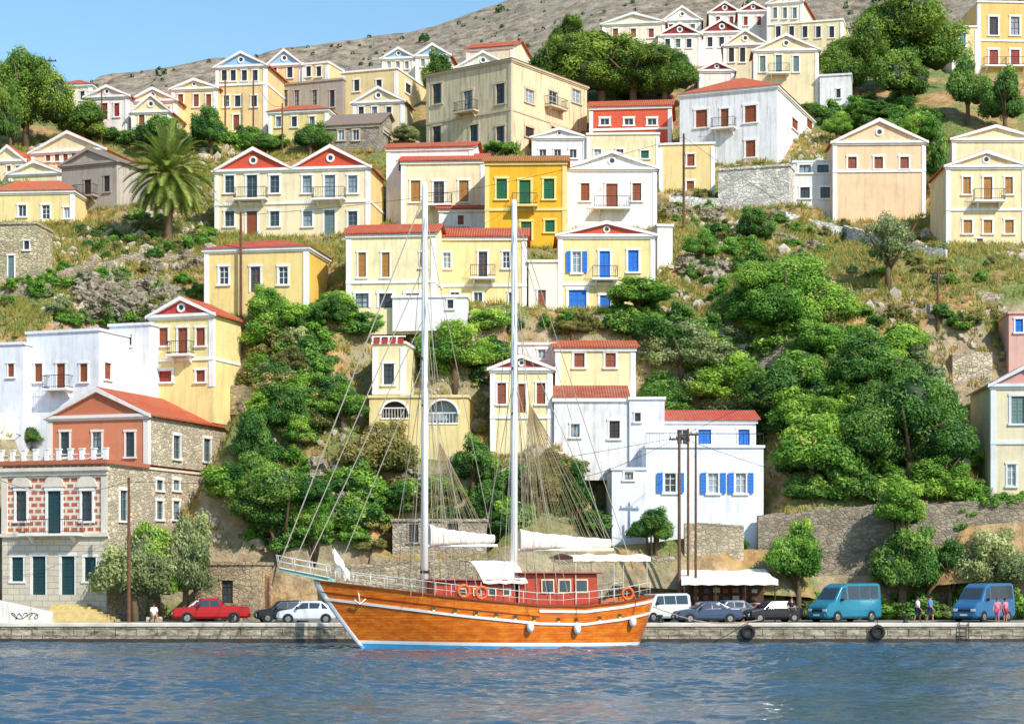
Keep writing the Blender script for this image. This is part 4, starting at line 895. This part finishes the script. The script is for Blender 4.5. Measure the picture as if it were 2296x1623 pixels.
for sd in (-1,1):
    mb=MB(); pts=[]; t=.05
    while t<.99:
        a=hp(t,SZ(t),-.05,sd); h_=.75 if t<.7 else .85; mb.tube([a,(a[0],a[1],a[2]+h_)],.018,5); pts.append((a[0],a[1],a[2]+h_)); t+=.042
    mb.tube(pts,.02,5); mb.tube([(p[0],p[1],p[2]-.38) for p in pts],.012,4)
    mb.obj('railing',STEEL,br,smooth=True)
for t in (.28,.34,.4,.46,.52,.58,.66,.72,.8,.87):
    a=hp(t,SZ(t)-.78); mb=MB(); mb.torus((a[0],a[1]-.015,a[2]),(0,1,0),.12,.035,12,5,0); mb.prism([(a[0]+.11*math.cos(k*.7854),a[2]+.11*math.sin(k*.7854)) for k in range(8)],a[1]-.03,a[1]+.05,1); mb.obj('porthole',[simple('brass','#a8823a',.35,.8),GLASS],br)
def cabin(s0,s1,hw0,hw1,z0,z1,name,wins,roofm):
    mb=MB(); mb.hexa([(s0,-hw0,z0),(s1,-hw1,z0),(s1,hw1,z0),(s0,hw0,z0),(s0+.25,-hw0+.15,z1),(s1-.1,-hw1+.15,z1),(s1-.1,hw1-.15,z1),(s0+.25,hw0-.15,z1)]); c=mb.obj(name,RED,br,bevel=.04)
    mb=MB(); mb.box(s0,s1+.15,-max(hw0,hw1)-.1,max(hw0,hw1)+.1,z1,z1+.1); mb.obj('cabin_roof',roofm,c,bevel=.03)
    for (a,b,za,zb) in wins:
        k=lambda z: -hw1+.15*(z-z0)/(z1-z0)
        mb=MB(); ya,yb=k(za),k(zb)
        mb.hexa([(a,ya-.04,za),(b,ya-.04,za),(b,ya+.05,za),(a,ya+.05,za),(a,yb-.04,zb),(b,yb-.04,zb),(b,yb+.05,zb),(a,yb+.05,zb)],0)
        e=.07; mb.hexa([(a+e,ya-.055,za+e),(b-e,ya-.055,za+e),(b-e,ya,za+e),(a+e,ya,za+e),(a+e,yb-.055,zb-e),(b-e,yb-.055,zb-e),(b-e,yb,zb-e),(a+e,yb,zb-e)],1)
        mb.obj('window',[simple('pale_window_frame','#e3c9a0',.4),GLASS],c)
RR=simple('red_cabin_roof','#8a2a20',.5)
cabin(6.4,11.6,1.5,1.6,1.9,3.85,'trunk_cabin',[(8+i*.9,8.5+i*.9,3.0,3.45) for i in range(4)],RR)
cabin(11.5,16.6,1.65,1.75,1.7,4.25,'deckhouse',[(13.0+i*1.05,13.8+i*1.05,3.15,3.95) for i in range(3)],RR)
mb=MB(); mb.box(16.8,19.3,-1.4,-.9,1.9,2.6,0); mb.box(18.9,19.4,-.85,1.4,1.9,2.65,0); mb.box(17.2,18.6,-.5,.5,2.6,2.68,0); mb.tube([(17.9,0,1.9),(17.9,0,2.6)],.06,6,0); mb.obj('aft_seating',simple('varnished_furniture','#a8501c',.4),br,bevel=.03)
mb=MB(); rows=[]
for i in range(9):
    t=i/8; x=9.0+2.7*t; rows.append([(x+.4*(1-j/6),-1.9+3.3*j/6,3.75+1.3*math.sin(min(1,j/4)*1.57)-.08*math.sin(t*3.14*3)**2) for j in range(7)])
mb.rows(rows); c=mb.obj('spray_canopy',CANV,br,smooth=True); md=c.modifiers.new('s','SOLIDIFY'); md.thickness=.04
for (x,y) in ((9.3,-1.75),(11.6,-1.75),(9.4,1.3),(11.7,1.3)): mb=MB(); mb.tube([(x,y,2.2),(x,y,3.8 if y<0 else 4.95)],.025,5); mb.obj('canopy_post',STEEL,br)
mb=MB(); rows=[]
for i in range(13):
    t=i/12; rows.append([(14.9+4.9*t,-1.87,4.98+.03*(i%2))]+[(14.9+4.9*t,-1.85+3.7*j/8,5.15+.22*math.sin(j/8*3.14)+(.1 if i%4==0 else 0)) for j in range(9)])
mb.rows(rows)
c=mb.obj('aft_awning',CANV,br,smooth=False); md=c.modifiers.new('s','SOLIDIFY'); md.thickness=.04
for x in (15.1,17.5,19.6):
    for y in (-1.75,1.75): mb=MB(); mb.tube([(x,y,2.2),(x,y,5.15)],.025,5); mb.obj('awning_post',STEEL,br)
def mast(s,zt,nm='mast'):
    mb=MB(); mb.tube([(s,0,1.8),(s,0,zt*.5),(s,0,zt-.3),(s,0,zt)],[.21,.2,.16,.12],14,0); mb.tube([(s,0,4.3),(s,0,4.45)],.27,12,1)
    for z in (zt*.52,zt*.62): 
        mb.tube([(s-.5,-1.1,z),(s+.2,1.1,z)],.045,6,1)
    m=mb.obj(nm,[simple('white_mast_paint','#fbfbf9',.4,var=.02),DARK],br,smooth=True); return m
mast(6.5,26.6); mast(11.95,26.0)
def boom(s0,s1,z,h0,h1):
    mb=MB(); mb.tube([(s0,0,z-.35),(s1+.3,0,z-.3)],.08,8,0); o=mb.obj('boom',BW,br)
    mb=MB(); rows=[]
    for i in range(25):
        t=i/24; x=s0+.1+(s1-s0)*t; hh=h0+(h1-h0)*t**.6; wv=.05*math.sin(t*40)+.03*math.sin(t*17)
        rows.append([(x,(.26+wv*.5)*math.cos(a)*(1.1-.3*t),z+hh*.5*math.sin(a)+hh*.15+wv*.4) for a in [k*math.pi/5 for k in range(10)]])
    mb.rows(rows,0,True); mb.poly(rows[0]); mb.poly(rows[-1]); mb.obj('furled_sail',CANV,br,smooth=True)
boom(6.7,10.6,6.2,1.4,.5); boom(12.2,17.9,6.0,1.4,.5)
mb=MB()
for (p,q,r) in [((6.5,0,26),(-2.0,0,4.7),.035),((6.5,0,19),(-.6,0,4.35),.03),((6.5,0,16.5),(1.2,0,4),.025),((6.5,0,22),(-1.3,0,4.5),.03),((11.9,0,25.5),(20,0,3.1),.025),((11.9,0,19),(19,-1.5,2.8),.02),((11.9,0,25),(17.8,0,6),.02),((6.5,0,25),(10.6,0,6.2),.02)]: mb.tube([p,q],r,4)
for (s,zt) in ((6.5,26),(11.95,25.5)):
    for sd in (-1,1):
        for k,(ds,f_) in enumerate(((-1.6,.62),(-.9,1),(-.2,.8),(.5,1),(1.1,.62),(1.8,.8),(2.4,.62))): mb.tube([(s,0,zt*f_),(s+ds,sd*2.5,SZ(.4)+.2)],.018,4)
mb.obj('standing_rigging',simple('steel_rigging','#b0a998',.5),br)
mb=MB()
for (s,z,a,b,n,zz) in ((12.9,14.2,12.2,18.0,46,6.2),(7.4,11.8,6.7,10.4,26,6.4)):
    for i in range(n): mb.tube([(s,0,z),(a+(b-a)*i/(n-1),R.uniform(-.25,.25),zz+R.uniform(-.2,.2))],.015,3,cap=False)
    mb.tube([(s,0,z),(s-.9,0,z+8)],.015,4)
mb.obj('lazy_jack_lines',simple('pale_rope','#c4ae88',.8),br)
for t in (.56,.72,.92):
    a=hp(t,SZ(t)-1.35); mb=MB(); mb.ball((a[0],a[1]-.22,a[2]+.1),(.22,.22,.34),0,12); mb.tube([(a[0],a[1]-.2,a[2]+.35),hp(t,SZ(t)+.1,.1)],.015,4,1); mb.obj('fender',[BW,DARK],br,smooth=True)
for s in (8.1,9.1,18.3):
    t=(s-.3)/BL; a=hp(t,SZ(t)+.45,.02); mb=MB(); mb.torus((a[0],a[1],a[2]),(0,1,0),.33,.09,18,8); mb.obj('life_ring',ORNG,br,smooth=True)
mb=MB(); a=hp(.09,3.0,.06); mb.tube([(a[0],a[1],3.3),(a[0]+.1,a[1],2.6)],.035,6); mb.tube([(a[0]-.22,a[1],2.8),(a[0]+.1,a[1]-.02,2.55),(a[0]+.42,a[1]-.06,2.85)],.04,6); mb.obj('anchor',BW,br,smooth=True)
mb=MB(); rows=[]
for i in range(9):
    t=i/8; x=1.9-.8*t; z=3.9+1.7*t; r_=.26*math.sin(math.pi*min(1,.18+t*.8))+.03
    rows.append([(x+r_*(1+.25*math.sin(3*k+i))*math.cos(k*.785),r_*math.sin(k*.785),z+.1*math.sin(k*2.3+i)) for k in range(8)])
mb.rows(rows,0,True); mb.obj('furled_jib',CANV,br,smooth=False)
mb=MB(); pts=[]
for i in range(13): t=i/12; p=Vector((8.4,114.8,2.3)).lerp(Vector((15.5,120.5,1.4)),t); pts.append((p.x,p.y,p.z-.9*math.sin(t*3.14)*.6))
mb.tube(pts,.03,5); tag(mb.obj('mooring_rope',ROPE),'slack mooring rope from stern to quay','rope')
# ---------------------------------------------------------------- vehicles
RUB=simple('tyre_rubber','#1d1c1b',.85); RIM=simple('alloy_rim','#9a9c9e',.35,.7); LAMP=simple('headlamp_glass','#d5dde0',.1); TAIL=simple('tail_lamp_glass','#b01a14',.2); TRIM=simple('black_plastic','#1e1f21',.6)
def car(label,px,D,rz,Lc,Wc,st,paint,wx,wr,glass,cat='car',name='parked_car'):
    P=Vector(((px-CX)*D/F,D,1.106)); r=root(name,label,cat,P,math.radians(rz),'vehicles parked along the quay'); pm=simple('car_paint_'+paint.strip('#'),paint,.25,.15,var=.04); pm.name='car_paint'
    mb=MB(); rows=[]
    for (x,zb,zl,zr,w,wr_) in st:
        rows.append([(x,-w*.86,zb),(x,-w,zb+.14),(x,-w,(zb+zl)/2),(x,-w*.97,zl),(x,-wr_,zr-.04),(x,-wr_*.85,zr),(x,wr_*.85,zr),(x,wr_,zr-.04),(x,w*.97,zl),(x,w,(zb+zl)/2),(x,w,zb+.14),(x,w*.86,zb)])
    mb.rows(rows,0,True); mb.poly(rows[0]); mb.poly(rows[-1]); mb.obj('body',pm,r,smooth=False,bevel=.03)
    def at(x):
        for a,b in zip(st,st[1:]):
            if a[0]<=x<=b[0]: t=(x-a[0])/(b[0]-a[0]); return [a[i]+(b[i]-a[i])*t for i in range(6)]
        return st[-1]
    for g in glass:
        if g[0]=='s':
            for sd in (-1,1):
                mb=MB(); a,b=at(g[1]),at(g[2]); ab,bb=at(g[3]),at(g[4]); 
                def pt(q,f): z=q[2]+(q[3]-.04-q[2])*f; return (q[0],sd*(q[4]*.97+(q[5]-q[4]*.97)*f+.012),z)
                mb.poly([pt(a,.08),pt(b,.08),pt(bb,.88),pt(ab,.88)]); mb.obj('side_window',GLASS,r)
        else:
            a,b=at(g[1]),at(g[2]); mb=MB(); dx=-.02 if g[1]<g[2] else .02; fa,fb=.12,.88
            A=[a[0]+(b[0]-a[0])*fa,a[3]+(b[3]-a[3])*fa]; B=[a[0]+(b[0]-a[0])*fb,a[3]+(b[3]-a[3])*fb]
            mb.poly([(A[0]+dx,-a[5]*.86,A[1]+.02),(A[0]+dx,a[5]*.86,A[1]+.02),(B[0]+dx,b[5]*.82,B[1]+.02),(B[0]+dx,-b[5]*.82,B[1]+.02)]); mb.obj('windscreen' if g[1]<g[2] else 'rear_window',GLASS,r)
    hw=max(s[4] for s in st)
    for x in wx:
        for sd in (-1,1):
            mb=MB(); mb.tube([(x,sd*(hw-.02),wr),(x,sd*(hw+.004),wr)],wr*1.17,20); mb.obj('wheel_arch',TRIM,r)
            mb=MB(); mb.tube([(x,sd*(hw-.18),wr),(x,sd*(hw-.02),wr),(x,sd*(hw+.03),wr)],[wr,wr,wr*.93],20); w_=mb.obj('wheel',RUB,r)
            mb=MB(); mb.tube([(x,sd*(hw+.025),wr),(x,sd*(hw+.04),wr)],[wr*.62,wr*.55],10); mb.tube([(x,sd*(hw+.03),wr),(x,sd*(hw+.06),wr)],wr*.14,8); mb.obj('rim',RIM,w_)
    f0=st[0][0]; zt=st[0][2]
    for sd in (-1,1):
        mb=MB(); y=sd*(st[0][4]-.18); mb.box(f0-.03,f0+.12,y-.17,y+.17,zt-.24,zt-.06); mb.obj('headlight',LAMP,r,bevel=.02)
        mb=MB(); y=sd*(st[-1][4]-.13); mb.box(st[-1][0]-.1,st[-1][0]+.02,y-.1,y+.1,st[-1][2]-.28,st[-1][2]-.05); mb.obj('tail_light',TAIL,r,bevel=.02)
        b=at(glass[0][1]); mb=MB(); mb.box(b[0]+.05,b[0]+.17,min(sd*(b[4]+.02),sd*(b[4]+.2)),max(sd*(b[4]+.02),sd*(b[4]+.2)),b[2]+.02,b[2]+.2); mb.obj('mirror',TRIM,r,bevel=.02)
    bmt=pm if 'van' in label else TRIM
    mb=MB(); mb.box(f0-.09,f0+.05,-st[0][4]*.9,st[0][4]*.9,st[0][1]+.03,st[0][1]+.24); mb.obj('front_bumper',bmt,r,bevel=.03)
    mb=MB(); mb.box(st[-1][0]-.05,st[-1][0]+.08,-st[-1][4]*.9,st[-1][4]*.9,st[-1][1]+.03,st[-1][1]+.24); mb.obj('rear_bumper',bmt,r,bevel=.03)
    mb=MB(); mb.box(f0-.035,f0+.04,-.45,.45,zt-.25,zt-.1); mb.obj('grille',TRIM,r)
    mb=MB(); mb.box(f0-.105,f0-.08,-.26,.26,st[0][1]+.08,st[0][1]+.19); mb.obj('number_plate',BW,r)
    return r
SED=[(-2.15,.3,.62,.68,.7,.62),(-2.0,.22,.72,.78,.82,.74),(-1.0,.2,.88,.93,.87,.78),(-.35,.2,.92,1.4,.87,.62),(.6,.2,.94,1.43,.87,.64),(1.35,.2,.96,1.05,.86,.72),(1.95,.24,.94,.99,.82,.72),(2.15,.3,.85,.9,.74,.66)]
HAT=[(-1.9,.3,.62,.68,.68,.6),(-1.75,.22,.74,.8,.8,.72),(-.95,.2,.88,.94,.83,.76),(-.35,.2,.92,1.42,.83,.62),(.9,.2,.94,1.45,.83,.62),(1.65,.22,.94,1.0,.8,.68),(1.85,.3,.88,.93,.74,.66)]
GS=[('s',-.75,.1,-.3,.1),('s',.16,1.15,.16,.75),('w',-1.0,-.35),('w',1.35,.6)]; GH=[('s',-.75,.1,-.3,.1),('s',.16,1.35,.16,1.0),('w',-.95,-.35),('w',1.65,.9)]
VAN=[(-2.6,.35,.95,1.0,.82,.75),(-2.45,.25,1.12,1.2,.93,.85),(-1.85,.25,1.35,1.42,.97,.88),(-1.1,.25,1.4,2.35,.98,.8),(-.6,.25,1.42,2.55,.98,.82),(2.4,.25,1.42,2.58,.98,.82),(2.6,.3,1.4,2.5,.95,.8)]
GV=[('s',-1.45,-.75,-1.1,-.75),('s',-.6,.5,-.6,.5),('s',.56,1.5,.56,1.5),('s',1.56,2.35,1.56,2.35),('w',-1.85,-1.1)]
MIN=[(-2.0,.35,.85,.9,.75,.7),(-1.85,.25,1.0,1.06,.84,.76),(-1.4,.25,1.1,1.18,.85,.76),(-.8,.25,1.12,1.85,.85,.68),(1.8,.25,1.12,1.9,.85,.68),(2.0,.3,1.1,1.8,.82,.68)]
PIK=[(-2.45,.4,.78,.84,.72,.66),(-2.3,.32,.92,.98,.82,.76),(-1.1,.3,1.02,1.07,.84,.76),(-.6,.3,1.04,1.6,.84,.64),(.45,.3,1.04,1.62,.84,.64),(.95,.3,1.04,1.12,.84,.8),(2.3,.34,1.04,1.08,.84,.8),(2.45,.4,1.0,1.02,.8,.76)]
car('red pickup truck parked beside the ruin',473,124.5,8,4.9,1.7,PIK,'#b3181c',(-1.5,1.45),.34,[('s',-.9,-.1,-.58,-.1),('s',-.04,.6,-.04,.42),('w',-1.1,-.6),('w',.95,.45)],'pickup truck','pickup_truck')
car('white car parked behind the red pickup',450,129.5,12,3.8,1.6,HAT,'#e4e2da',(-1.2,1.2),.3,GH)
car('black hatchback parked behind white car',637,127,15,3.8,1.6,HAT,'#22262b',(-1.2,1.2),.3,GH)
car('silver white hatchback parked by the bow',688,124,6,3.8,1.6,HAT,'#d9dcdf',(-1.2,1.2),.3,GH)
car('dark blue grey saloon car on quay',1585,124.2,10,4.3,1.7,SED,'#3c4c66',(-1.35,1.3),.31,GS)
car('grey hatchback parked at the kiosk',1632,128.5,20,3.8,1.6,HAT,'#6b7074',(-1.2,1.2),.3,GH)
car('black car parked beside the kiosk',1732,127.5,14,3.8,1.6,HAT,'#24242a',(-1.2,1.2),.3,GH)
car('white minivan parked behind the stern',1480,128,35,4,1.7,MIN,'#d4d8da',(-1.25,1.3),.31,[('s',-1.1,-.3,-.8,-.3),('s',-.24,.7,-.24,.7),('s',.76,1.75,.76,1.75),('w',-1.4,-.8)],'van','parked_van')
car('teal passenger van parked on the quay',1893,128,38,5.2,1.95,VAN,'#2a7f98',(-1.7,1.6),.35,GV,'van','parked_van')
car('blue passenger van beside stone wall',2205,129,48,5.2,1.95,VAN,'#356f9c',(-1.7,1.6),.35,GV,'van','parked_van')
kx=(1632-CX)*131/F; k=root('kiosk','open-fronted harbour kiosk with white canvas awning','kiosk',(kx,131,1.106)); TIM=simple('dark_brown_timber','#4a3020',.8,var=.3)
mb=MB(); mb.box(-2.6,2.6,1.2,3.4,0,2.6); mb.obj('wall',TIM,k)
mb=MB()
nb_=14
for (ya_,za,zc) in ((-1.6,2.75,2.83),):
    rows=[[(-3.3+6.5*i/nb_,-1.63,2.42+.05*(i%2)),(-3.3+6.5*i/nb_,-1.62,2.8),(-3.2+6.3*i/nb_,1.0,3.1+.06*math.sin(i*2.1)),(-3.0+6.0*i/nb_,3.4,3.55)] for i in range(nb_+1)]
mb.rows(rows); c=mb.obj('awning',CANV,k); md=c.modifiers.new('s','SOLIDIFY'); md.thickness=.05
for x in (-3.1,-1,1,3): mb=MB(); mb.tube([(x,-1.5,0),(x,-1.5,2.76)],.05,6); mb.obj('post',TIM,k)
for (a,b,z) in ((-2.3,-.6,1.0),(.6,2.4,1.15)): mb=MB(); mb.box(a,b,.3,.9,0,z,0); mb.box(a-.1,b+.1,.25,.95,z,z+.05,1); mb.obj('counter',[simple('red_panel','#9c3a2a',.6),BW],k)
mb=MB()
for i in range(7):
    for j in range(3): x=-2.2+i*.66; mb.box(x,x+.3+.04*((i*j)%5),1.1,1.19,.9+j*.5,1.15+j*.5+.05*(i%3),(i*3+j*2)%4)
mb.obj('display_rack',[simple('rack_goods','#8a6a40',.6),simple('rack_goods','#8a4030',.6),simple('rack_goods','#b8b8b0',.6),simple('rack_goods','#3a5a70',.6)],k)
for px in (1677,1968):
    mb=MB(); mb.torus((0,0,0),(0,1,0),.34,.13,20,8); mb.tube([(0,0,.4),(0,.12,.95)],.02,4); tag(mb.obj('tyre_fender',RUB,smooth=True,loc=((px-CX)*119.8/F,119.8,.65)),'old black tyre hung as fender on quay','tyre','tyre fenders on the quay wall')
mb=MB()
for x in (-.3,.3): mb.tube([(x,0,-.2),(x,0,1.3)],.03,6)
for i in range(5): mb.tube([(-.3,0,.05+i*.26),(.3,0,.05+i*.26)],.025,6)
tag(mb.obj('quay_ladder',WIRON,loc=((2162-CX)*119.8/F,119.85,0)),'rusty iron ladder on the quay wall','ladder')
for px in (520,905,1480,2030):
    mb=MB(); mb.tube([(0,0,0),(0,0,.1),(0,0,.35),(0,0,.42),(0,0,.5)],[.2,.13,.12,.2,.17],12); tag(mb.obj('mooring_bollard',DARK,smooth=True,loc=((px-CX)*120.7/F,120.7,1.22)),'dark iron mooring bollard on quay edge','bollard','bollards along the quay')
mb=MB()
for i in range(7): mb.box(-1.5,2.8-i*.32,i*.32,3.4,i*.17,(i+1)*.17-.002)
tag(mb.obj('stone_steps',simple('yellowed_stone','#c8b27a',.9,var=.2),loc=((150-CX)*126/F,126,1.106)),'yellow painted stone steps up to mansion','steps')
wl=root('whitewashed_wall','sloping whitewashed wall with dark graffiti beside steps','wall',((50-CX)*125.5/F,125.5,1.106))
mb=MB(); mb.hexa([(-3.5,0,0),(1.9,0,0),(1.9,.5,0),(-3.5,.5,0),(-3.5,0,1.9),(1.9,0,.7),(1.9,.5,.7),(-3.5,.5,1.9)]); mb.obj('masonry',plaster('#e8e5dc',.5),wl)
mb=MB()
for i in range(5):
    x=-.6+i*.36; pts=[(x+.16*math.cos(t*1.9+i)+.03*t,-.02,.45+.2*math.sin(t*1.3+i*2)) for t in [q*.5 for q in range(9)]]; mb.tube(pts,.022,4)
mb.obj('graffiti',DARK,wl)
def pole(px,yt,yb,D=None,arm=True,r=.13,lab='weathered wooden utility pole with crossarm'):
    D=D or hitc(px,yb); P=W3(px,yb,D); P.z=1.1 if D<135 else Tc(P.x,P.y); h_=CH+(HY-yt)*D/F-P.z
    q=root('utility_pole',lab if arm else 'tall weathered wooden utility pole','utility pole',P,0,'utility poles'); mb=MB(); mb.tube([(0,0,-.5),(0,0,h_)],[r,r*.7],8); mb.obj('post',simple('weathered_pole_wood','#6a4a36',.9,var=.3),q)
    if arm:
        mb=MB(); mb.box(-.7,.7,-.06,.06,h_-.5,h_-.4)
        for x in (-.6,-.2,.2,.6): mb.tube([(x,0,h_-.4),(x,0,h_-.22)],.04,6)
        mb.obj('crossarm',DARK,q)
    return P+Vector((0,0,h_-.3))
A=[pole(289,1070,1395,126,False),pole(1523,970,1390,130),pole(1543,960,1390,131.5,True,.1),pole(1560,975,1390,130.5,False,.1),pole(540,475,715,None,False),pole(1533,300,520,None,False),pole(2103,600,740,None,True),pole(568,160,300,None,False,.1),pole(633,232,345,None,False,.1),pole(228,200,320,None,False,.1),pole(505,180,310,None,False,.1),pole(112,128,260,None,True,.08)]
B=[(A[0],A[1]),(A[1],W3(2296,1140,134)),(A[0],W3(-60,1050,128)),(A[4],A[5]),(A[5],A[6]),(A[7],A[8]),(A[2],A[6]),(A[4],A[9]),(A[1],W3(1100,1080,137)),(A[11],A[9])]
for (p,q) in B:
    mb=MB(); mb.tube([p.lerp(q,t/12)-Vector((0,0,1.2*math.sin(t/12*math.pi))) for t in range(13)],.018,3)
    tag(mb.obj('overhead_cable',DARK),'sagging black overhead power cable between poles','cable','overhead cables')
# ---------------------------------------------------------------- people
SKIN=simple('skin','#b98264',.6,var=.05)
def person(label,px,D,rz,shirt,short,hair,pose='stand',h=1.7,z0=1.106):
    k=h/1.75; r=root('person',label,'person',((px-CX)*D/F,D,z0),math.radians(rz))
    J={'pel':(0,0,.95),'ch':(0,.01,1.28),'nk':(0,.02,1.48),'hd':(0,0,1.6),'top':(0,0,1.7)}
    for sd,s in ((-1,'l'),(1,'r')):
        f=.14*sd if pose=='walk' else 0
        if pose=='sit':
            J.update({'pel':(0,0,.5),'ch':(0,.03,.83),'nk':(0,.04,1.03),'hd':(0,0,1.15),'top':(0,0,1.25),'hp'+s:(sd*.1,0,.48),'kn'+s:(sd*.12,-.44,.5),'an'+s:(sd*.12,-.46,.08),'ft'+s:(sd*.12,-.62,.04),'sh'+s:(sd*.18,.03,.97),'el'+s:(sd*.22,-.1,.72),'wr'+s:(sd*.16,-.33,.62)})
        else: J.update({'hp'+s:(sd*.1,0,.9),'kn'+s:(sd*.11,-f*.9,.5),'an'+s:(sd*.11,-f*1.2+(.06 if pose=='walk' else 0),.09),'ft'+s:(sd*.12,-f*1.2-.13,.04),'sh'+s:(sd*.19,.01,1.42),'el'+s:(sd*.25,.03+f*.7,1.14),'wr'+s:(sd*.26,-.08+f*1.6,.9)})
        w=Vector(J['wr'+s]); dn=(w-Vector(J['el'+s])).normalized(); J['hn'+s]=tuple(w+dn*.08)
        for q in range(5): J['fg%d'%q+s]=tuple(w+dn*((.14,.17,.18,.17,.11)[q])+Vector(((-.02*sd if q==4 else 0),(q-1.5)*.022 if q<4 else -.06,0)))
    Rr={'pel':.14,'ch':.15,'nk':.055,'hd':.095,'top':.07,'hp':.1,'kn':.06,'an':.042,'ft':.035,'sh':.07,'el':.042,'wr':.028,'hn':.03,'fg':.01}
    E=[('pel','ch'),('ch','nk'),('nk','hd'),('hd','top')]
    for s in 'lr': E+=[('pel','hp'+s),('hp'+s,'kn'+s),('kn'+s,'an'+s),('an'+s,'ft'+s),('ch','sh'+s),('sh'+s,'el'+s),('el'+s,'wr'+s),('wr'+s,'hn'+s)]+[('hn'+s,'fg%d'%q+s) for q in range(5)]
    def rad(n): return Rr['fg'] if n.startswith('fg') else Rr.get(n,Rr.get(n[:-1],.05))
    def skin(name,edges,mat,grow,rt):
        ns=[]
        for a,b in edges:
            for q in (a,b):
                if q not in ns: ns.append(q)
        me=bpy.data.meshes.new(name); me.from_pydata([tuple(c*k for c in J[n]) for n in ns],[(ns.index(a),ns.index(b)) for a,b in edges],[]); o=bpy.data.objects.new(name,me); COL.objects.link(o); o.parent=r
        o.modifiers.new('k','SKIN'); sb_=o.modifiers.new('s','SUBSURF'); sb_.levels=1; sb_.render_levels=1
        if me.skin_vertices:
            for i,n in enumerate(ns): d=me.skin_vertices[0].data[i]; q=(rad(n)+grow)*k; d.radius=(q,q); d.use_root=(n==rt)
        me.materials.append(mat); return o
    skin('body',E,SKIN,0,'pel')
    skin('shirt',[('pel','ch')]+[('ch','sh'+s) for s in 'lr']+[('sh'+s,'el'+s) for s in 'lr'],simple('shirt_fabric',shirt,.9),.02,'pel')
    skin('shorts',[('pel','hp'+s) for s in 'lr']+[('hp'+s,'kn'+s) for s in 'lr'],simple('shorts_fabric',short,.9),.025,'pel')
    hd=Vector(J['hd'])*k; mb=MB(); mb.ball((hd.x,hd.y+.025,hd.z+.06),(.105*k,.115*k,.11*k),0,10); mb.obj('hair',simple('hair',hair,.8),r,smooth=True)
    mb=MB(); mb.ball((hd.x,hd.y-.1*k,hd.z),(.014,.022,.022),0,6); mb.obj('nose',SKIN,r)
    for sd in(-1,1): mb=MB(); mb.ball((hd.x+sd*.035*k,hd.y-.088*k,hd.z+.03),.012,0,6); mb.obj('eye',DARK,r)
    mb=MB(); mb.box(hd.x-.025,hd.x+.025,hd.y-.096*k,hd.y-.08*k,hd.z-.05,hd.z-.04); mb.obj('mouth',simple('lips','#8c4038',.6),r)
person('person in pale top and dark shorts walking on quay',2058,125.5,60,'#e0d6d6','#2c3450','#3a2a20','walk')
person('person in blue shirt walking along the quay',2086,125,55,'#5d83b8','#38455e','#2c2018','walk',1.78)
person('person in pink top and pink shorts on quay',2236,125,-20,'#d88a9c','#c4607a','#5a4028','walk',1.6)
person('person in pink dress walking on quay',2254,125.4,30,'#d07a94','#8a3a58','#2c2018','stand',1.6)
person('person in white shirt standing by the kiosk counter',1540,128.5,0,'#e6e2da','#6a3a30','#2c2018','stand')
person('person in dark shirt beside black car',1775,127,20,'#24262c','#3a3a40','#241a14','stand')
person('person in white top sitting beside the tree',345,125.8,20,'#e8e4e0','#c8b8a0','#3a2a20','sit')
mb=MB(); mb.box(-.5,.5,-.15,.3,0,.38); tag(mb.obj('stone_block',STL,loc=((345-CX)*125.8/F,125.85,1.106),bevel=.03),'low stone block used as a seat','stone block')
# ---------------------------------------------------------------- light, sky, camera
w_=bpy.data.worlds.new('World'); sc.world=w_; w_.use_nodes=True; nt=w_.node_tree; bg=nt.nodes['Background']; sky=nt.nodes.new('ShaderNodeTexSky'); sky.sky_type='NISHITA'; sky.sun_disc=False
el,az=math.radians(40),math.radians(40)
sd=Vector((math.sin(az)*math.cos(el),-math.cos(az)*math.cos(el),math.sin(el)))
sky.sun_elevation=el; sky.sun_rotation=math.atan2(sd.x,sd.y); sky.air_density=1.5; sky.dust_density=.4; sky.ozone_density=3.5
hs=nt.nodes.new('ShaderNodeHueSaturation'); hs.inputs['Saturation'].default_value=1.2; hs.inputs['Value'].default_value=1.15; nt.links.new(sky.outputs[0],hs.inputs['Color'])
nt.links.new(hs.outputs[0],bg.inputs[0]); bg.inputs[1].default_value=.15
l=bpy.data.lights.new('sun','SUN'); l.energy=5.0; l.angle=math.radians(.5); l.color=(1,.95,.86); lo=bpy.data.objects.new('sun',l); COL.objects.link(lo); lo.rotation_euler=sd.to_track_quat('Z','Y').to_euler(); lo.location=(60,-40,80)
cam=bpy.data.cameras.new('camera'); co=bpy.data.objects.new('camera',cam); COL.objects.link(co); co.location=(0,0,CH); co.rotation_euler=(math.radians(90),0,0)
cam.sensor_width=36; cam.lens=F/2296*36; cam.shift_y=(HY-811.5)/2296; cam.clip_end=6000; cam.clip_start=1; sc.camera=co
sc.view_settings.view_transform='Standard'; sc.view_settings.look='None'; sc.view_settings.exposure=0
print('shrubs',len(SHR),'objs',len(bpy.data.objects))
